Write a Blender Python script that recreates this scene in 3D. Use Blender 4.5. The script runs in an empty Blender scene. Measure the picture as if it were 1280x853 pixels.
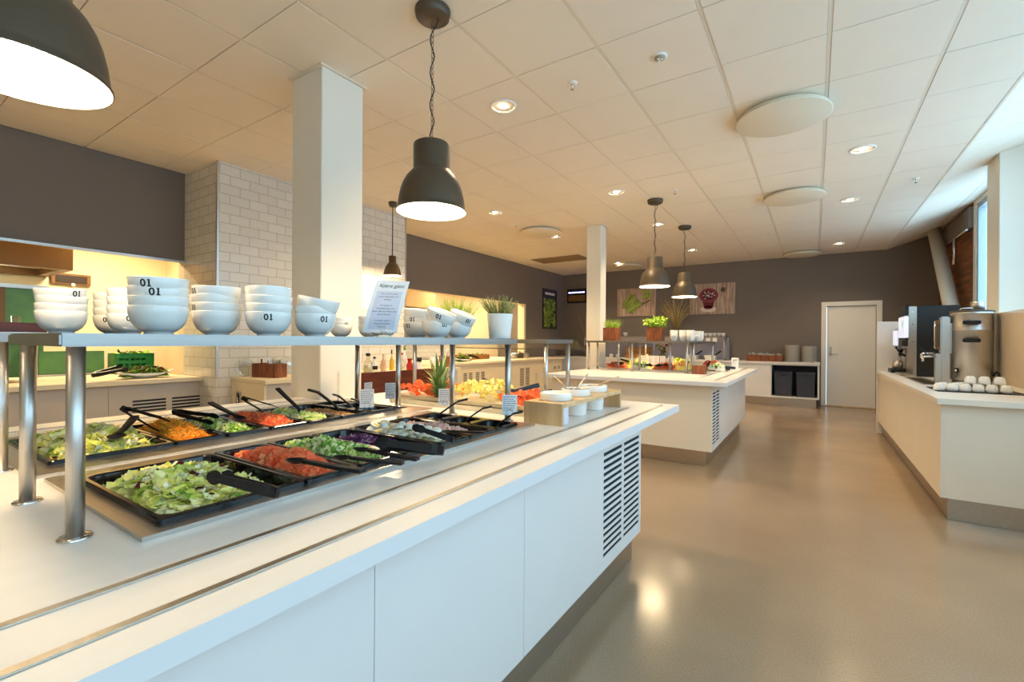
import bpy, bmesh, math, random
from mathutils import Vector, Matrix, Euler

SC = bpy.context.scene
COL = SC.collection
rnd = random.Random(7)
PI = math.pi

# ------------------------------------------------------------------ camera, world, light, exposure
FPX = 576.0
EYE = 1.30
CEIL = 3.125
YAW, PITCH, ROLL = 0.5805, -0.0005, 0.0065
EXPOSURE = 0.68
DAY = (0.55, 0.81, 1.0)
DAY_STRENGTH = 2.6
WARM = (1.0, 0.75, 0.45)
PENDANT_W = 32.0
DOWN_W = 70.0
KITCHEN_W = 42.0

def camera():
    cy, sy = math.cos(YAW), math.sin(YAW)
    f = Vector((-sy * math.cos(PITCH), cy * math.cos(PITCH), math.sin(PITCH)))
    r0 = Vector((cy, sy, 0)); u0 = r0.cross(f)
    r = r0 * math.cos(ROLL) + u0 * math.sin(ROLL)
    u = -r0 * math.sin(ROLL) + u0 * math.cos(ROLL)
    cd = bpy.data.cameras.new('camera'); co = bpy.data.objects.new('camera', cd); COL.objects.link(co)
    cd.sensor_fit = 'HORIZONTAL'; cd.sensor_width = 36.0; cd.lens = 36.0 * FPX / 1280.0
    cd.clip_start = 0.02; cd.clip_end = 200
    m = Matrix.Identity(4)
    for i in range(3):
        m[i][0] = r[i]; m[i][1] = u[i]; m[i][2] = -f[i]
    m[0][3], m[1][3], m[2][3] = 0, 0, EYE
    co.matrix_world = m
    SC.camera = co
camera()

SC.view_settings.view_transform = 'Standard'
SC.view_settings.look = 'None'
SC.view_settings.exposure = EXPOSURE
SC.view_settings.gamma = 1.0
SC.view_settings.use_curve_mapping = False
SC.cycles.use_denoising = True
SC.cycles.max_bounces = 9
SC.cycles.diffuse_bounces = 5
SC.cycles.glossy_bounces = 4
SC.cycles.transmission_bounces = 6
SC.cycles.transparent_max_bounces = 8
SC.cycles.sample_clamp_indirect = 6.0
SC.cycles.caustics_reflective = False
SC.cycles.caustics_refractive = False

W = bpy.data.worlds.new('overcast_sky'); SC.world = W; W.use_nodes = True
bg = W.node_tree.nodes['Background']
bg.inputs[0].default_value = (*DAY, 1); bg.inputs[1].default_value = DAY_STRENGTH

def portal(y0, y1, z0, z1, x):
    l = bpy.data.lights.new('window_daylight', 'AREA'); l.shape = 'RECTANGLE'
    l.size = z1 - z0; l.size_y = y1 - y0; l.cycles.is_portal = True
    o = bpy.data.objects.new('window_daylight', l); COL.objects.link(o)
    o.location = (x, (y0 + y1) / 2, (z0 + z1) / 2); o.rotation_euler = (0, PI / 2, 0)
for (a, b) in ((-2.6, -0.5), (-0.4, 1.7), (1.8, 3.9), (4.0, 6.5), (7.3, 9.2)):
    portal(a, b, 0.9, 3.3, 1.90)

def lamp(kind, loc, power, col, size=0.05, spot=None, blend=0.4, name='lamp_light', parent=None, aim=None):
    l = bpy.data.lights.new(name, kind); l.energy = power; l.color = col
    if kind in ('POINT', 'SPOT'): l.shadow_soft_size = size
    if kind == 'SPOT': l.spot_size = spot; l.spot_blend = blend
    if kind == 'AREA': l.shape = 'DISK'; l.size = size
    o = bpy.data.objects.new(name, l); COL.objects.link(o); o.location = loc
    if aim: o.rotation_euler = aim
    if parent: o.parent = parent
    return o

# ------------------------------------------------------------------ materials
MATS = {}
def mat(name, col, rough=0.5, metal=0.0, vary=0.0, vscale=8.0, bump=0.0, bscale=60.0, trans=0.0, emis=None, estr=0.0,
        spec=0.5, ior=1.45, alpha=1.0, stretch=None, coat=0.0):
    if name in MATS: return MATS[name]
    m = bpy.data.materials.new(name); m.use_nodes = True
    nt = m.node_tree; b = nt.nodes['Principled BSDF']
    b.inputs['Base Color'].default_value = (*col, 1); b.inputs['Roughness'].default_value = rough
    b.inputs['Metallic'].default_value = metal; b.inputs['IOR'].default_value = ior
    b.inputs['Specular IOR Level'].default_value = spec
    b.inputs['Transmission Weight'].default_value = trans
    b.inputs['Alpha'].default_value = alpha
    b.inputs['Coat Weight'].default_value = coat
    if emis: b.inputs['Emission Color'].default_value = (*emis, 1); b.inputs['Emission Strength'].default_value = estr
    tc = None
    def coords(sc):
        nonlocal tc
        if tc is None: tc = nt.nodes.new('ShaderNodeTexCoord')
        mp = nt.nodes.new('ShaderNodeMapping'); nt.links.new(tc.outputs['Object'], mp.inputs[0])
        s = stretch or (1, 1, 1)
        mp.inputs['Scale'].default_value = (sc * s[0], sc * s[1], sc * s[2])
        return mp
    if vary > 0:
        mp = coords(vscale); n = nt.nodes.new('ShaderNodeTexNoise'); n.inputs['Scale'].default_value = 1.0
        n.inputs['Detail'].default_value = 4; nt.links.new(mp.outputs[0], n.inputs['Vector'])
        rmp = nt.nodes.new('ShaderNodeMapRange')
        rmp.inputs[1].default_value = 0.3; rmp.inputs[2].default_value = 0.7
        rmp.inputs[3].default_value = 1 - vary; rmp.inputs[4].default_value = 1 + vary
        nt.links.new(n.outputs[0], rmp.inputs[0])
        mx = nt.nodes.new('ShaderNodeVectorMath'); mx.operation = 'SCALE'
        mx.inputs[0].default_value = col; nt.links.new(rmp.outputs[0], mx.inputs['Scale'])
        nt.links.new(mx.outputs[0], b.inputs['Base Color'])
    if bump > 0:
        mp = coords(bscale); n = nt.nodes.new('ShaderNodeTexNoise'); n.inputs['Scale'].default_value = 1.0
        nt.links.new(mp.outputs[0], n.inputs['Vector'])
        bp = nt.nodes.new('ShaderNodeBump'); bp.inputs['Strength'].default_value = bump; bp.inputs['Distance'].default_value = 0.01
        nt.links.new(n.outputs[0], bp.inputs['Height']); nt.links.new(bp.outputs[0], b.inputs['Normal'])
    MATS[name] = m
    return m

def wood(name, dark, light, scale=14, axis=0, rough=0.5):
    if name in MATS: return MATS[name]
    m = mat(name, light, rough); nt = m.node_tree; b = nt.nodes['Principled BSDF']
    tc = nt.nodes.new('ShaderNodeTexCoord'); mp = nt.nodes.new('ShaderNodeMapping'); nt.links.new(tc.outputs['Object'], mp.inputs[0])
    s = [scale, scale, scale]; s[axis] = scale * 0.12; mp.inputs['Scale'].default_value = s
    n = nt.nodes.new('ShaderNodeTexNoise'); n.inputs['Scale'].default_value = 2.0; n.inputs['Detail'].default_value = 5; n.inputs['Distortion'].default_value = 0.6
    nt.links.new(mp.outputs[0], n.inputs['Vector'])
    cr = nt.nodes.new('ShaderNodeValToRGB'); cr.color_ramp.elements[0].position = 0.35; cr.color_ramp.elements[1].position = 0.66
    cr.color_ramp.elements[0].color = (*dark, 1); cr.color_ramp.elements[1].color = (*light, 1)
    nt.links.new(n.outputs[0], cr.inputs[0]); nt.links.new(cr.outputs[0], b.inputs['Base Color'])
    return m

def brickmat(name, c1, c2, mortar, bw, bh, axis, rough=0.25):
    m = mat(name, c1, rough); nt = m.node_tree; b = nt.nodes['Principled BSDF']
    tc = nt.nodes.new('ShaderNodeTexCoord'); sx = nt.nodes.new('ShaderNodeSeparateXYZ'); nt.links.new(tc.outputs['Object'], sx.inputs[0])
    cx = nt.nodes.new('ShaderNodeCombineXYZ')
    nt.links.new(sx.outputs[axis], cx.inputs[0]); nt.links.new(sx.outputs[2], cx.inputs[1])
    br = nt.nodes.new('ShaderNodeTexBrick'); nt.links.new(cx.outputs[0], br.inputs['Vector'])
    br.inputs['Scale'].default_value = 1.0; br.inputs['Brick Width'].default_value = bw; br.inputs['Row Height'].default_value = bh
    br.inputs['Mortar Size'].default_value = 0.004; br.inputs['Mortar Smooth'].default_value = 0.3
    br.inputs['Color1'].default_value = (*c1, 1); br.inputs['Color2'].default_value = (*c2, 1); br.inputs['Mortar'].default_value = (*mortar, 1)
    nt.links.new(br.outputs['Color'], b.inputs['Base Color'])
    bp = nt.nodes.new('ShaderNodeBump'); bp.inputs['Strength'].default_value = 0.6; bp.inputs['Distance'].default_value = 0.004; bp.invert = True
    nt.links.new(br.outputs['Fac'], bp.inputs['Height']); nt.links.new(bp.outputs[0], b.inputs['Normal'])
    return m

def c(r, g, b):   # sRGB 0-255 to linear
    f = lambda v: (v / 255 / 12.92) if v / 255 <= 0.04045 else ((v / 255 + 0.055) / 1.055) ** 2.4
    return (f(r), f(g), f(b))

M_WHITE = mat('white_laminate', c(236, 234, 230), 0.35, vary=0.015, vscale=3)
M_TOP = mat('white_worktop', c(238, 234, 228), 0.28, vary=0.02, vscale=20, stretch=(1, .15, 1))
M_EDGE = mat('worktop_edge', c(228, 228, 228), 0.4)
M_STEEL = mat('brushed_steel', c(198, 194, 188), 0.36, 1.0, vary=0.06, vscale=300, stretch=(1, 1, .02))
M_STEELH = mat('satin_steel_sheet', c(196, 190, 180), 0.3, 1.0, vary=0.05, vscale=200, stretch=(.02, 1, 1))
M_CHROME = mat('polished_steel', c(215, 212, 208), 0.12, 1.0)
M_PLINTH = mat('plinth_steel', c(196, 186, 172), 0.32, 1.0, vary=0.05, vscale=60, stretch=(1, .05, 1))
M_BLACK = mat('black_melamine', (0.006, 0.006, 0.0065), 0.11)
M_BLACKP = mat('black_plastic', (0.008, 0.008, 0.009), 0.42)
M_SHELF = mat('shelf_steel', c(158, 155, 150), 0.34, 1.0, vary=0.05, vscale=200, stretch=(1, .02, 1))
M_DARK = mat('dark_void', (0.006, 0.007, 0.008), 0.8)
M_SLOT = mat('slot_dark', (0.010, 0.016, 0.022), 0.7)
M_WALLG = mat('warm_grey_paint', c(124, 114, 105), 0.75, vary=0.02, vscale=2, bump=0.05, bscale=250)
M_CREAM = mat('cream_paint', c(238, 222, 186), 0.7, vary=0.015, vscale=2)
M_PILLAR = mat('white_paint', c(234, 228, 214), 0.6, vary=0.01, vscale=3)
M_TILEC = mat('ceiling_tile', c(243, 233, 216), 0.9, vary=0.012, vscale=4, bump=0.08, bscale=500)
M_TBAR = mat('ceiling_bar', c(232, 220, 200), 0.6)
M_GAP = mat('ceiling_gap', c(150, 134, 112), 0.9)
M_PORC = mat('white_porcelain', c(244, 240, 232), 0.12, vary=0.01, vscale=20, coat=0.3)
M_INK = mat('black_print', (0.012, 0.012, 0.014), 0.5)
M_GREYINK = mat('grey_print', c(90, 90, 100), 0.6)
M_PAPER = mat('white_paper', c(238, 236, 236), 0.7, vary=0.01, vscale=30)
M_PAPERG = mat('grey_paper', c(214, 214, 226), 0.7, vary=0.01, vscale=30)
M_LAMP = mat('dark_grey_metal', c(86, 75, 61), 0.42, 0.35, vary=0.04, vscale=6)
M_LAMPW = mat('white_enamel', c(250, 246, 238), 0.5)
M_BULB = mat('lit_bulb', (1, .9, .7), 0.4, emis=(1.0, 0.80, 0.52), estr=30)
M_REFL = mat('lamp_reflector', c(240, 236, 228), 0.22, 1.0, bump=0.4, bscale=70)
M_DIFFUSER = mat('diffuser_white', c(232, 222, 200), 0.6, vary=0.01, vscale=3)
M_WOODL = wood('light_plywood', c(196, 160, 112), c(222, 190, 146), 10, 2)
M_WOODD = wood('dark_walnut', c(92, 48, 26), c(150, 86, 50), 26, 2)
M_WOODR = wood('red_mahogany', c(86, 34, 20), c(112, 48, 30), 12, 1, 0.3)
M_WOODB = wood('oak_board', c(150, 96, 40), c(186, 126, 60), 12, 0)
M_PLANK = wood('weathered_plank', c(160, 132, 112), c(206, 184, 166), 12, 2, 0.6)
M_CLAD = wood('brown_cladding', c(92, 54, 22), c(156, 94, 40), 9, 1, 0.55)
M_GLASS = mat('clear_glass', (1, 1, 1), 0.02, trans=1.0, ior=1.45)
M_ACRYL = mat('clear_acrylic', (0.95, 0.97, 1), 0.05, trans=0.9, ior=1.2)
M_GREEN = mat('green_plastic', c(20, 120, 52), 0.4, vary=0.12, vscale=30)
M_GREENL = mat('green_glass', c(96, 150, 84), 0.3, vary=0.1, vscale=10)
M_TAN = mat('tan_metal', c(206, 176, 124), 0.5)
M_BROWN = mat('brown_metal', c(128, 94, 52), 0.4, 0.2)
M_SHELF_SHADE = mat('lavender_shelf_shade', c(176, 172, 184), 0.6, vary=0.02, vscale=3)  # wall tone as tinted by cool daylight and the shelf's shadow
M_BIN = mat('charcoal_plastic', c(58, 62, 74), 0.5, vary=0.06, vscale=12)
M_RED = mat('ketchup_red', c(176, 24, 12), 0.35)
M_YEL = mat('oil_yellow', c(214, 176, 40), 0.3)
M_LEAF = [mat('lettuce_pale', c(252, 244, 186), 0.5, spec=0.25, vary=.1, vscale=40), mat('lettuce_yellow_green', c(250, 244, 146), 0.5, spec=0.25, vary=.12, vscale=40),
          mat('lettuce_green', c(224, 228, 108), 0.5, spec=0.25, vary=.15, vscale=40), mat('lettuce_dark', c(134, 180, 66), 0.5, spec=0.25, vary=.15, vscale=40),
          mat('radicchio', c(104, 34, 34), 0.5, spec=0.25, vary=.2, vscale=40), mat('lettuce_rib', c(246, 244, 214), 0.45, spec=0.25)]
M_TOM = [mat('tomato_red', c(250, 118, 72), 0.5, spec=0.25, vary=.12, vscale=60), mat('tomato_orange', c(252, 150, 98), 0.5, spec=0.25, vary=.12, vscale=60), mat('tomato_deep', c(240, 98, 60), 0.5, spec=0.25)]
M_CUC = [mat('cucumber_flesh', c(238, 240, 178), 0.35, spec=0.25, vary=.08, vscale=60), mat('cucumber_green', c(204, 224, 120), 0.35, spec=0.25, vary=.12, vscale=60), mat('cucumber_skin', c(116, 166, 56), 0.3, spec=0.25)]
M_CAR = [mat('carrot_orange', c(255, 182, 60), 0.4, spec=0.25), mat('carrot_deep', c(255, 160, 40), 0.4, spec=0.25), mat('carrot_pale', c(255, 194, 84), 0.4, spec=0.25)]
M_CAB = [mat('cabbage_purple', c(104, 48, 90), 0.4, spec=0.25, vary=.2, vscale=60), mat('cabbage_violet', c(146, 80, 132), 0.4, spec=0.25), mat('cabbage_white', c(198, 160, 182), 0.4, spec=0.25)]
M_EGG = [mat('egg_white', c(248, 244, 226), 0.3, spec=0.25), mat('egg_yolk', c(240, 210, 96), 0.6, spec=0.25)]
M_HAM = [mat('ham_pink', c(236, 184, 168), 0.4, spec=0.25, vary=.08, vscale=60), mat('ham_pale', c(236, 190, 172), 0.4, spec=0.25)]
M_NUT = [mat('chickpea', c(212, 160, 104), 0.5, spec=0.25), mat('chickpea_dark', c(190, 132, 78), 0.5, spec=0.25)]
M_MEL = [mat('melon_flesh', c(244, 106, 50), 0.3, vary=.1, vscale=40), mat('melon_rind', c(232, 190, 120), 0.4)]
M_PINE = [mat('pineapple_flesh', c(240, 224, 122), 0.35, vary=.08, vscale=60), mat('pineapple_core', c(248, 240, 176), 0.35)]
M_PLEAF = [mat('pineapple_leaf', c(104, 130, 70), 0.4, vary=.2, vscale=20), mat('pineapple_leaf_pale', c(176, 190, 122), 0.4, vary=.15, vscale=20)]
M_HERB = [mat('herb_bright', c(184, 208, 78), 0.5, vary=.15, vscale=30), mat('herb_green', c(140, 178, 56), 0.5, vary=.15, vscale=30), mat('herb_dark', c(70, 108, 30), 0.5)]
M_ROSE = [mat('rosemary_green', c(140, 150, 86), 0.5), mat('rosemary_pale', c(186, 190, 130), 0.5), mat('rosemary_dark', c(76, 90, 44), 0.5)]
M_REED = [mat('dry_grass', c(206, 176, 112), 0.6), mat('dry_grass_pale', c(226, 204, 148), 0.6), mat('reed_green', c(120, 118, 60), 0.6)]
M_SALM = [mat('salmon', c(240, 130, 86), 0.35, vary=.1, vscale=40), mat('salmon_pale', c(246, 168, 128), 0.35)]
M_VIOLET = mat('violet_led', (0.4, 0.3, 1), 0.4, emis=(0.45, 0.40, 1.0), estr=4)
M_SCREEN = mat('lit_screen', (0.7, 0.75, 0.9), 0.3, emis=(0.75, 0.80, 1.0), estr=0.42)
M_SCREENG = mat('lit_screen_green', (0.2, 0.5, 0.3), 0.3, emis=(0.25, 0.65, 0.40), estr=0.3)

# ------------------------------------------------------------------ mesh builder
class MB:
    def __init__(s): s.bm = bmesh.new(); s.mats = []
    def mi(s, m):
        if m not in s.mats: s.mats.append(m)
        return s.mats.index(m)
    def face(s, vs, m, smooth=False):
        try: f = s.bm.faces.new(vs)
        except ValueError: return None
        f.material_index = s.mi(m); f.smooth = smooth
        return f
    def V(s, p): return s.bm.verts.new(p)
    def quad(s, pts, m, smooth=False): return s.face([s.V(p) for p in pts], m, smooth)
    def box(s, x0, x1, y0, y1, z0, z1, m, bev=0.0, rot=None, at=None):
        if bev > 0:
            t = bmesh.new(); bmesh.ops.create_cube(t, size=1.0)
            for v in t.verts: v.co = Vector(((x0 + x1) / 2 + v.co.x * (x1 - x0), (y0 + y1) / 2 + v.co.y * (y1 - y0), (z0 + z1) / 2 + v.co.z * (z1 - z0)))
            bmesh.ops.bevel(t, geom=list(t.edges), offset=bev, segments=2, affect='EDGES', clamp_overlap=True)
            vm = {}
            for v in t.verts:
                p = v.co.copy()
                if rot: p = rot @ p
                if at: p = p + Vector(at)
                vm[v.index] = s.V(p)
            t.verts.index_update()
            for f in t.faces: s.face([vm[v.index] for v in f.verts], m)
            t.free(); return
        ps = [Vector((x, y, z)) for z in (z0, z1) for y in (y0, y1) for x in (x0, x1)]
        if rot: ps = [rot @ p for p in ps]
        if at: ps = [p + Vector(at) for p in ps]
        v = [s.V(p) for p in ps]
        for q in ((0, 2, 3, 1), (4, 5, 7, 6), (0, 1, 5, 4), (2, 6, 7, 3), (0, 4, 6, 2), (1, 3, 7, 5)):
            s.face([v[i] for i in q], m)
    def lathe(s, prof, m, seg=32, at=(0, 0, 0), cap0=False, cap1=False, mf=None, rot=None, smooth=True):
        rings = []
        for (r, z) in prof:
            ring = []
            for k in range(seg):
                a = 2 * PI * k / seg; p = Vector((r * math.cos(a), r * math.sin(a), z))
                if rot: p = rot @ p
                ring.append(s.V(p + Vector(at)))
            rings.append(ring)
        for i in range(len(rings) - 1):
            mm = mf(i) if mf else m
            for k in range(seg):
                s.face([rings[i][k], rings[i][(k + 1) % seg], rings[i + 1][(k + 1) % seg], rings[i + 1][k]], mm, smooth)
        if cap0: s.face(list(reversed(rings[0])), m)
        if cap1: s.face(rings[-1], mf(len(rings) - 1) if mf else m)
    def tube(s, pts, r, m, seg=8, caps=True, smooth=True, flat=1.0):
        pts = [Vector(p) for p in pts]; rings = []; n = len(pts)
        rr = r if isinstance(r, (list, tuple)) else [r] * n
        up = Vector((0, 0, 1))
        for i, p in enumerate(pts):
            d = (pts[min(i + 1, n - 1)] - pts[max(i - 1, 0)]).normalized()
            a = d.cross(up)
            if a.length < 1e-3: a = d.cross(Vector((0, 1, 0)))
            a.normalize(); b = a.cross(d).normalized()
            rings.append([s.V(p + (a * math.cos(2 * PI * k / seg) + b * math.sin(2 * PI * k / seg) * flat) * rr[i]) for k in range(seg)])
        for i in range(n - 1):
            for k in range(seg):
                s.face([rings[i][k], rings[i][(k + 1) % seg], rings[i + 1][(k + 1) % seg], rings[i + 1][k]], m, smooth)
        if caps: s.face(list(reversed(rings[0])), m); s.face(rings[-1], m)
    def bar(s, pts, w, t, m):      # flat strap along pts: w wide (horizontal), t thick
        pts = [Vector(p) for p in pts]; n = len(pts); rings = []
        for i, p in enumerate(pts):
            d = (pts[min(i + 1, n - 1)] - pts[max(i - 1, 0)]).normalized()
            a = d.cross(Vector((0, 0, 1)))
            if a.length < 1e-3: a = Vector((1, 0, 0))
            a.normalize(); b = a.cross(d).normalized()
            ww = w[i] if isinstance(w, (list, tuple)) else w
            rings.append([s.V(p + a * ww / 2 * q[0] + b * t / 2 * q[1]) for q in ((-1, -1), (1, -1), (1, 1), (-1, 1))])
        for i in range(n - 1):
            for k in range(4): s.face([rings[i][k], rings[i][(k + 1) % 4], rings[i + 1][(k + 1) % 4], rings[i + 1][k]], m)
        s.face(list(reversed(rings[0])), m); s.face(rings[-1], m)
    def loops(s, loops, m, cap0=False, cap1=False, smooth=False, mf=None):
        rings = [[s.V(p) for p in l] for l in loops]
        n = len(rings[0])
        for i in range(len(rings) - 1):
            for k in range(n): s.face([rings[i][k], rings[i][(k + 1) % n], rings[i + 1][(k + 1) % n], rings[i + 1][k]], mf(i) if mf else m, smooth)
        if cap0: s.face(list(reversed(rings[0])), m)
        if cap1: s.face(rings[-1], mf(len(rings) - 1) if mf else m)
    def slab(s, u0, u1, v0, v1, t0, t1, holes, m, axes='xyz', mside=None):
        """plate spanning u,v with thickness t0..t1 and rectangular holes; axes tells which world axes u,v,t are"""
        us = sorted(set([u0, u1] + [h[i] for h in holes for i in (0, 1) if u0 < h[i] < u1]))
        vs = sorted(set([v0, v1] + [h[i] for h in holes for i in (2, 3) if v0 < h[i] < v1]))
        def solid(i, j):
            if i < 0 or j < 0 or i >= len(us) - 1 or j >= len(vs) - 1: return False
            cu, cv = (us[i] + us[i + 1]) / 2, (vs[j] + vs[j + 1]) / 2
            return not any(h[0] < cu < h[1] and h[2] < cv < h[3] for h in holes)
        ix = {a: k for k, a in enumerate(axes)}
        cache = {}
        def P(u, v, t):
            k = (round(u, 6), round(v, 6), round(t, 6))
            if k not in cache:
                q = (u, v, t); cache[k] = s.V((q[ix['x']], q[ix['y']], q[ix['z']]))
            return cache[k]
        ms = mside or m
        for i in range(len(us) - 1):
            for j in range(len(vs) - 1):
                if not solid(i, j): continue
                a, b, e, d = us[i], us[i + 1], vs[j], vs[j + 1]
                s.face([P(a, e, t1), P(b, e, t1), P(b, d, t1), P(a, d, t1)], m)
                s.face([P(a, d, t0), P(b, d, t0), P(b, e, t0), P(a, e, t0)], m)
                if not solid(i - 1, j): s.face([P(a, e, t0), P(a, e, t1), P(a, d, t1), P(a, d, t0)], ms)
                if not solid(i + 1, j): s.face([P(b, d, t0), P(b, d, t1), P(b, e, t1), P(b, e, t0)], ms)
                if not solid(i, j - 1): s.face([P(b, e, t0), P(b, e, t1), P(a, e, t1), P(a, e, t0)], ms)
                if not solid(i, j + 1): s.face([P(a, d, t0), P(a, d, t1), P(b, d, t1), P(b, d, t0)], ms)
    def build(s, name, parent=None, origin=(0, 0, 0)):
        o = Vector(origin)
        if o.length > 0:
            for v in s.bm.verts: v.co -= o
        bmesh.ops.recalc_face_normals(s.bm, faces=list(s.bm.faces))
        me = bpy.data.meshes.new(name); s.bm.to_mesh(me); s.bm.free()
        for m in s.mats: me.materials.append(m)
        ob = bpy.data.objects.new(name, me); COL.objects.link(ob)
        if parent: ob.parent = parent
        elif o.length > 0: ob.location = o
        return ob

def tag(o, label=None, cat=None, group=None, kind=None):
    if label: o['label'] = label
    if cat: o['category'] = cat
    if group: o['group'] = group
    if kind: o['kind'] = kind
    return o
def thing(name, label, cat, loc=(0, 0, 0), rz=0.0, group=None, kind=None):
    o = bpy.data.objects.new(name, None); COL.objects.link(o); o.empty_display_size = 0.05
    o.location = loc; o.rotation_euler = (0, 0, rz)
    return tag(o, label, cat, group, kind)
def struct(o): o['kind'] = 'structure'; return o
def dup(root, loc, rot=(0, 0, 0), label=None, group=None, scale=None):
    r = root.copy(); COL.objects.link(r); r.location = loc; r.rotation_euler = rot
    if label: r['label'] = label
    if group: r['group'] = group
    if scale: r.scale = (scale,) * 3
    for ch in list(root.children):
        k = ch.copy(); COL.objects.link(k); k.parent = r
        for g in list(ch.children):
            d = g.copy(); COL.objects.link(d); d.parent = k
    return r

_txt = {}
def text_geo(s, size, bold=False, shear=0.0):
    k = (s, size, shear)
    if k in _txt: return _txt[k]
    cu = bpy.data.curves.new('lettering_source', 'FONT'); cu.body = s; cu.size = size; cu.align_x = 'CENTER'; cu.resolution_u = 3; cu.shear = shear
    if bold: cu.offset = size * 0.026
    o = bpy.data.objects.new('lettering_source', cu); COL.objects.link(o)
    bpy.context.view_layer.update()
    dg = bpy.context.evaluated_depsgraph_get(); me = o.evaluated_get(dg).to_mesh()
    vs = [v.co.copy() for v in me.vertices]; fs = [list(p.vertices) for p in me.polygons]
    o.evaluated_get(dg).to_mesh_clear()
    bpy.data.objects.remove(o); bpy.data.curves.remove(cu)
    _txt[k] = (vs, fs); return _txt[k]
def add_text(mb, s, size, m, fn, bold=False, shear=0.0):
    vs, fs = text_geo(s, size, bold, shear); nv = [mb.V(fn(v.x, v.y)) for v in vs]
    for f in fs: mb.face([nv[i] for i in f], m)
def rrect(x0, x1, y0, y1, r, z, n=4):
    out = []
    for (cx, cy, a0) in ((x1 - r, y1 - r, 0), (x0 + r, y1 - r, PI / 2), (x0 + r, y0 + r, PI), (x1 - r, y0 + r, 1.5 * PI)):
        for k in range(n + 1):
            a = a0 + PI / 2 * k / n; out.append((cx + r * math.cos(a), cy + r * math.sin(a), z))
    return out
ORD = ['first', 'second', 'third', 'fourth', 'fifth', 'sixth', 'seventh', 'eighth', 'ninth', 'tenth', 'eleventh', 'twelfth', 'thirteenth', 'fourteenth', 'fifteenth', 'sixteenth', 'seventeenth', 'eighteenth', 'nineteenth', 'twentieth']
def thin_glass(name, tint, gl=0.06, rough=0.02):
    m = bpy.data.materials.new(name); m.use_nodes = True; nt = m.node_tree
    for n in list(nt.nodes): nt.nodes.remove(n)
    out = nt.nodes.new('ShaderNodeOutputMaterial'); mx = nt.nodes.new('ShaderNodeMixShader'); mx.inputs[0].default_value = gl
    t = nt.nodes.new('ShaderNodeBsdfTransparent'); t.inputs[0].default_value = (*tint, 1)
    g = nt.nodes.new('ShaderNodeBsdfGlossy'); g.inputs['Roughness'].default_value = rough; g.inputs[0].default_value = (1, 1, 1, 1)
    nt.links.new(t.outputs[0], mx.inputs[1]); nt.links.new(g.outputs[0], mx.inputs[2]); nt.links.new(mx.outputs[0], out.inputs[0])
    return m
M_PANE = thin_glass('window_glass', (0.93, 0.97, 1.0), 0.05)
M_CLEAR = thin_glass('clear_plastic', (0.93, 0.95, 0.95), 0.10, 0.05)
M_GUARD = thin_glass('guard_glass', (0.90, 0.93, 0.92), 0.10)
M_BOTTLE = thin_glass('bottle_glass', (0.88, 0.88, 0.80), 0.16)

# ------------------------------------------------------------------ room shell
def floor_mat():
    m = mat('polished_floor', c(160, 134, 108), 0.24); nt = m.node_tree; b = nt.nodes['Principled BSDF']
    tc = nt.nodes.new('ShaderNodeTexCoord')
    n1 = nt.nodes.new('ShaderNodeTexNoise'); n1.inputs['Scale'].default_value = 0.9; n1.inputs['Detail'].default_value = 5
    n2 = nt.nodes.new('ShaderNodeTexNoise'); n2.inputs['Scale'].default_value = 140; n2.inputs['Detail'].default_value = 2
    for n in (n1, n2): nt.links.new(tc.outputs['Object'], n.inputs['Vector'])
    r1 = nt.nodes.new('ShaderNodeValToRGB'); r1.color_ramp.elements[0].position = .3; r1.color_ramp.elements[1].position = .7
    r1.color_ramp.elements[0].color = (*c(154, 130, 104), 1); r1.color_ramp.elements[1].color = (*c(172, 147, 118), 1)
    nt.links.new(n1.outputs[0], r1.inputs[0])
    r2 = nt.nodes.new('ShaderNodeMapRange'); r2.inputs[1].default_value = .3; r2.inputs[2].default_value = .7; r2.inputs[3].default_value = .86; r2.inputs[4].default_value = 1.1
    nt.links.new(n2.outputs[0], r2.inputs[0])
    mx = nt.nodes.new('ShaderNodeVectorMath'); mx.operation = 'SCALE'; nt.links.new(r1.outputs[0], mx.inputs[0]); nt.links.new(r2.outputs[0], mx.inputs['Scale'])
    nt.links.new(mx.outputs[0], b.inputs['Base Color'])
    rr = nt.nodes.new('ShaderNodeMapRange'); rr.inputs[3].default_value = .12; rr.inputs[4].default_value = .27; nt.links.new(n1.outputs[0], rr.inputs[0])
    nt.links.new(rr.outputs[0], b.inputs['Roughness'])
    return m
mb = MB(); mb.box(-8.2, 2.1, -3.1, 11.7, -0.1, 0, floor_mat()); struct(mb.build('floor'))

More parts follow.
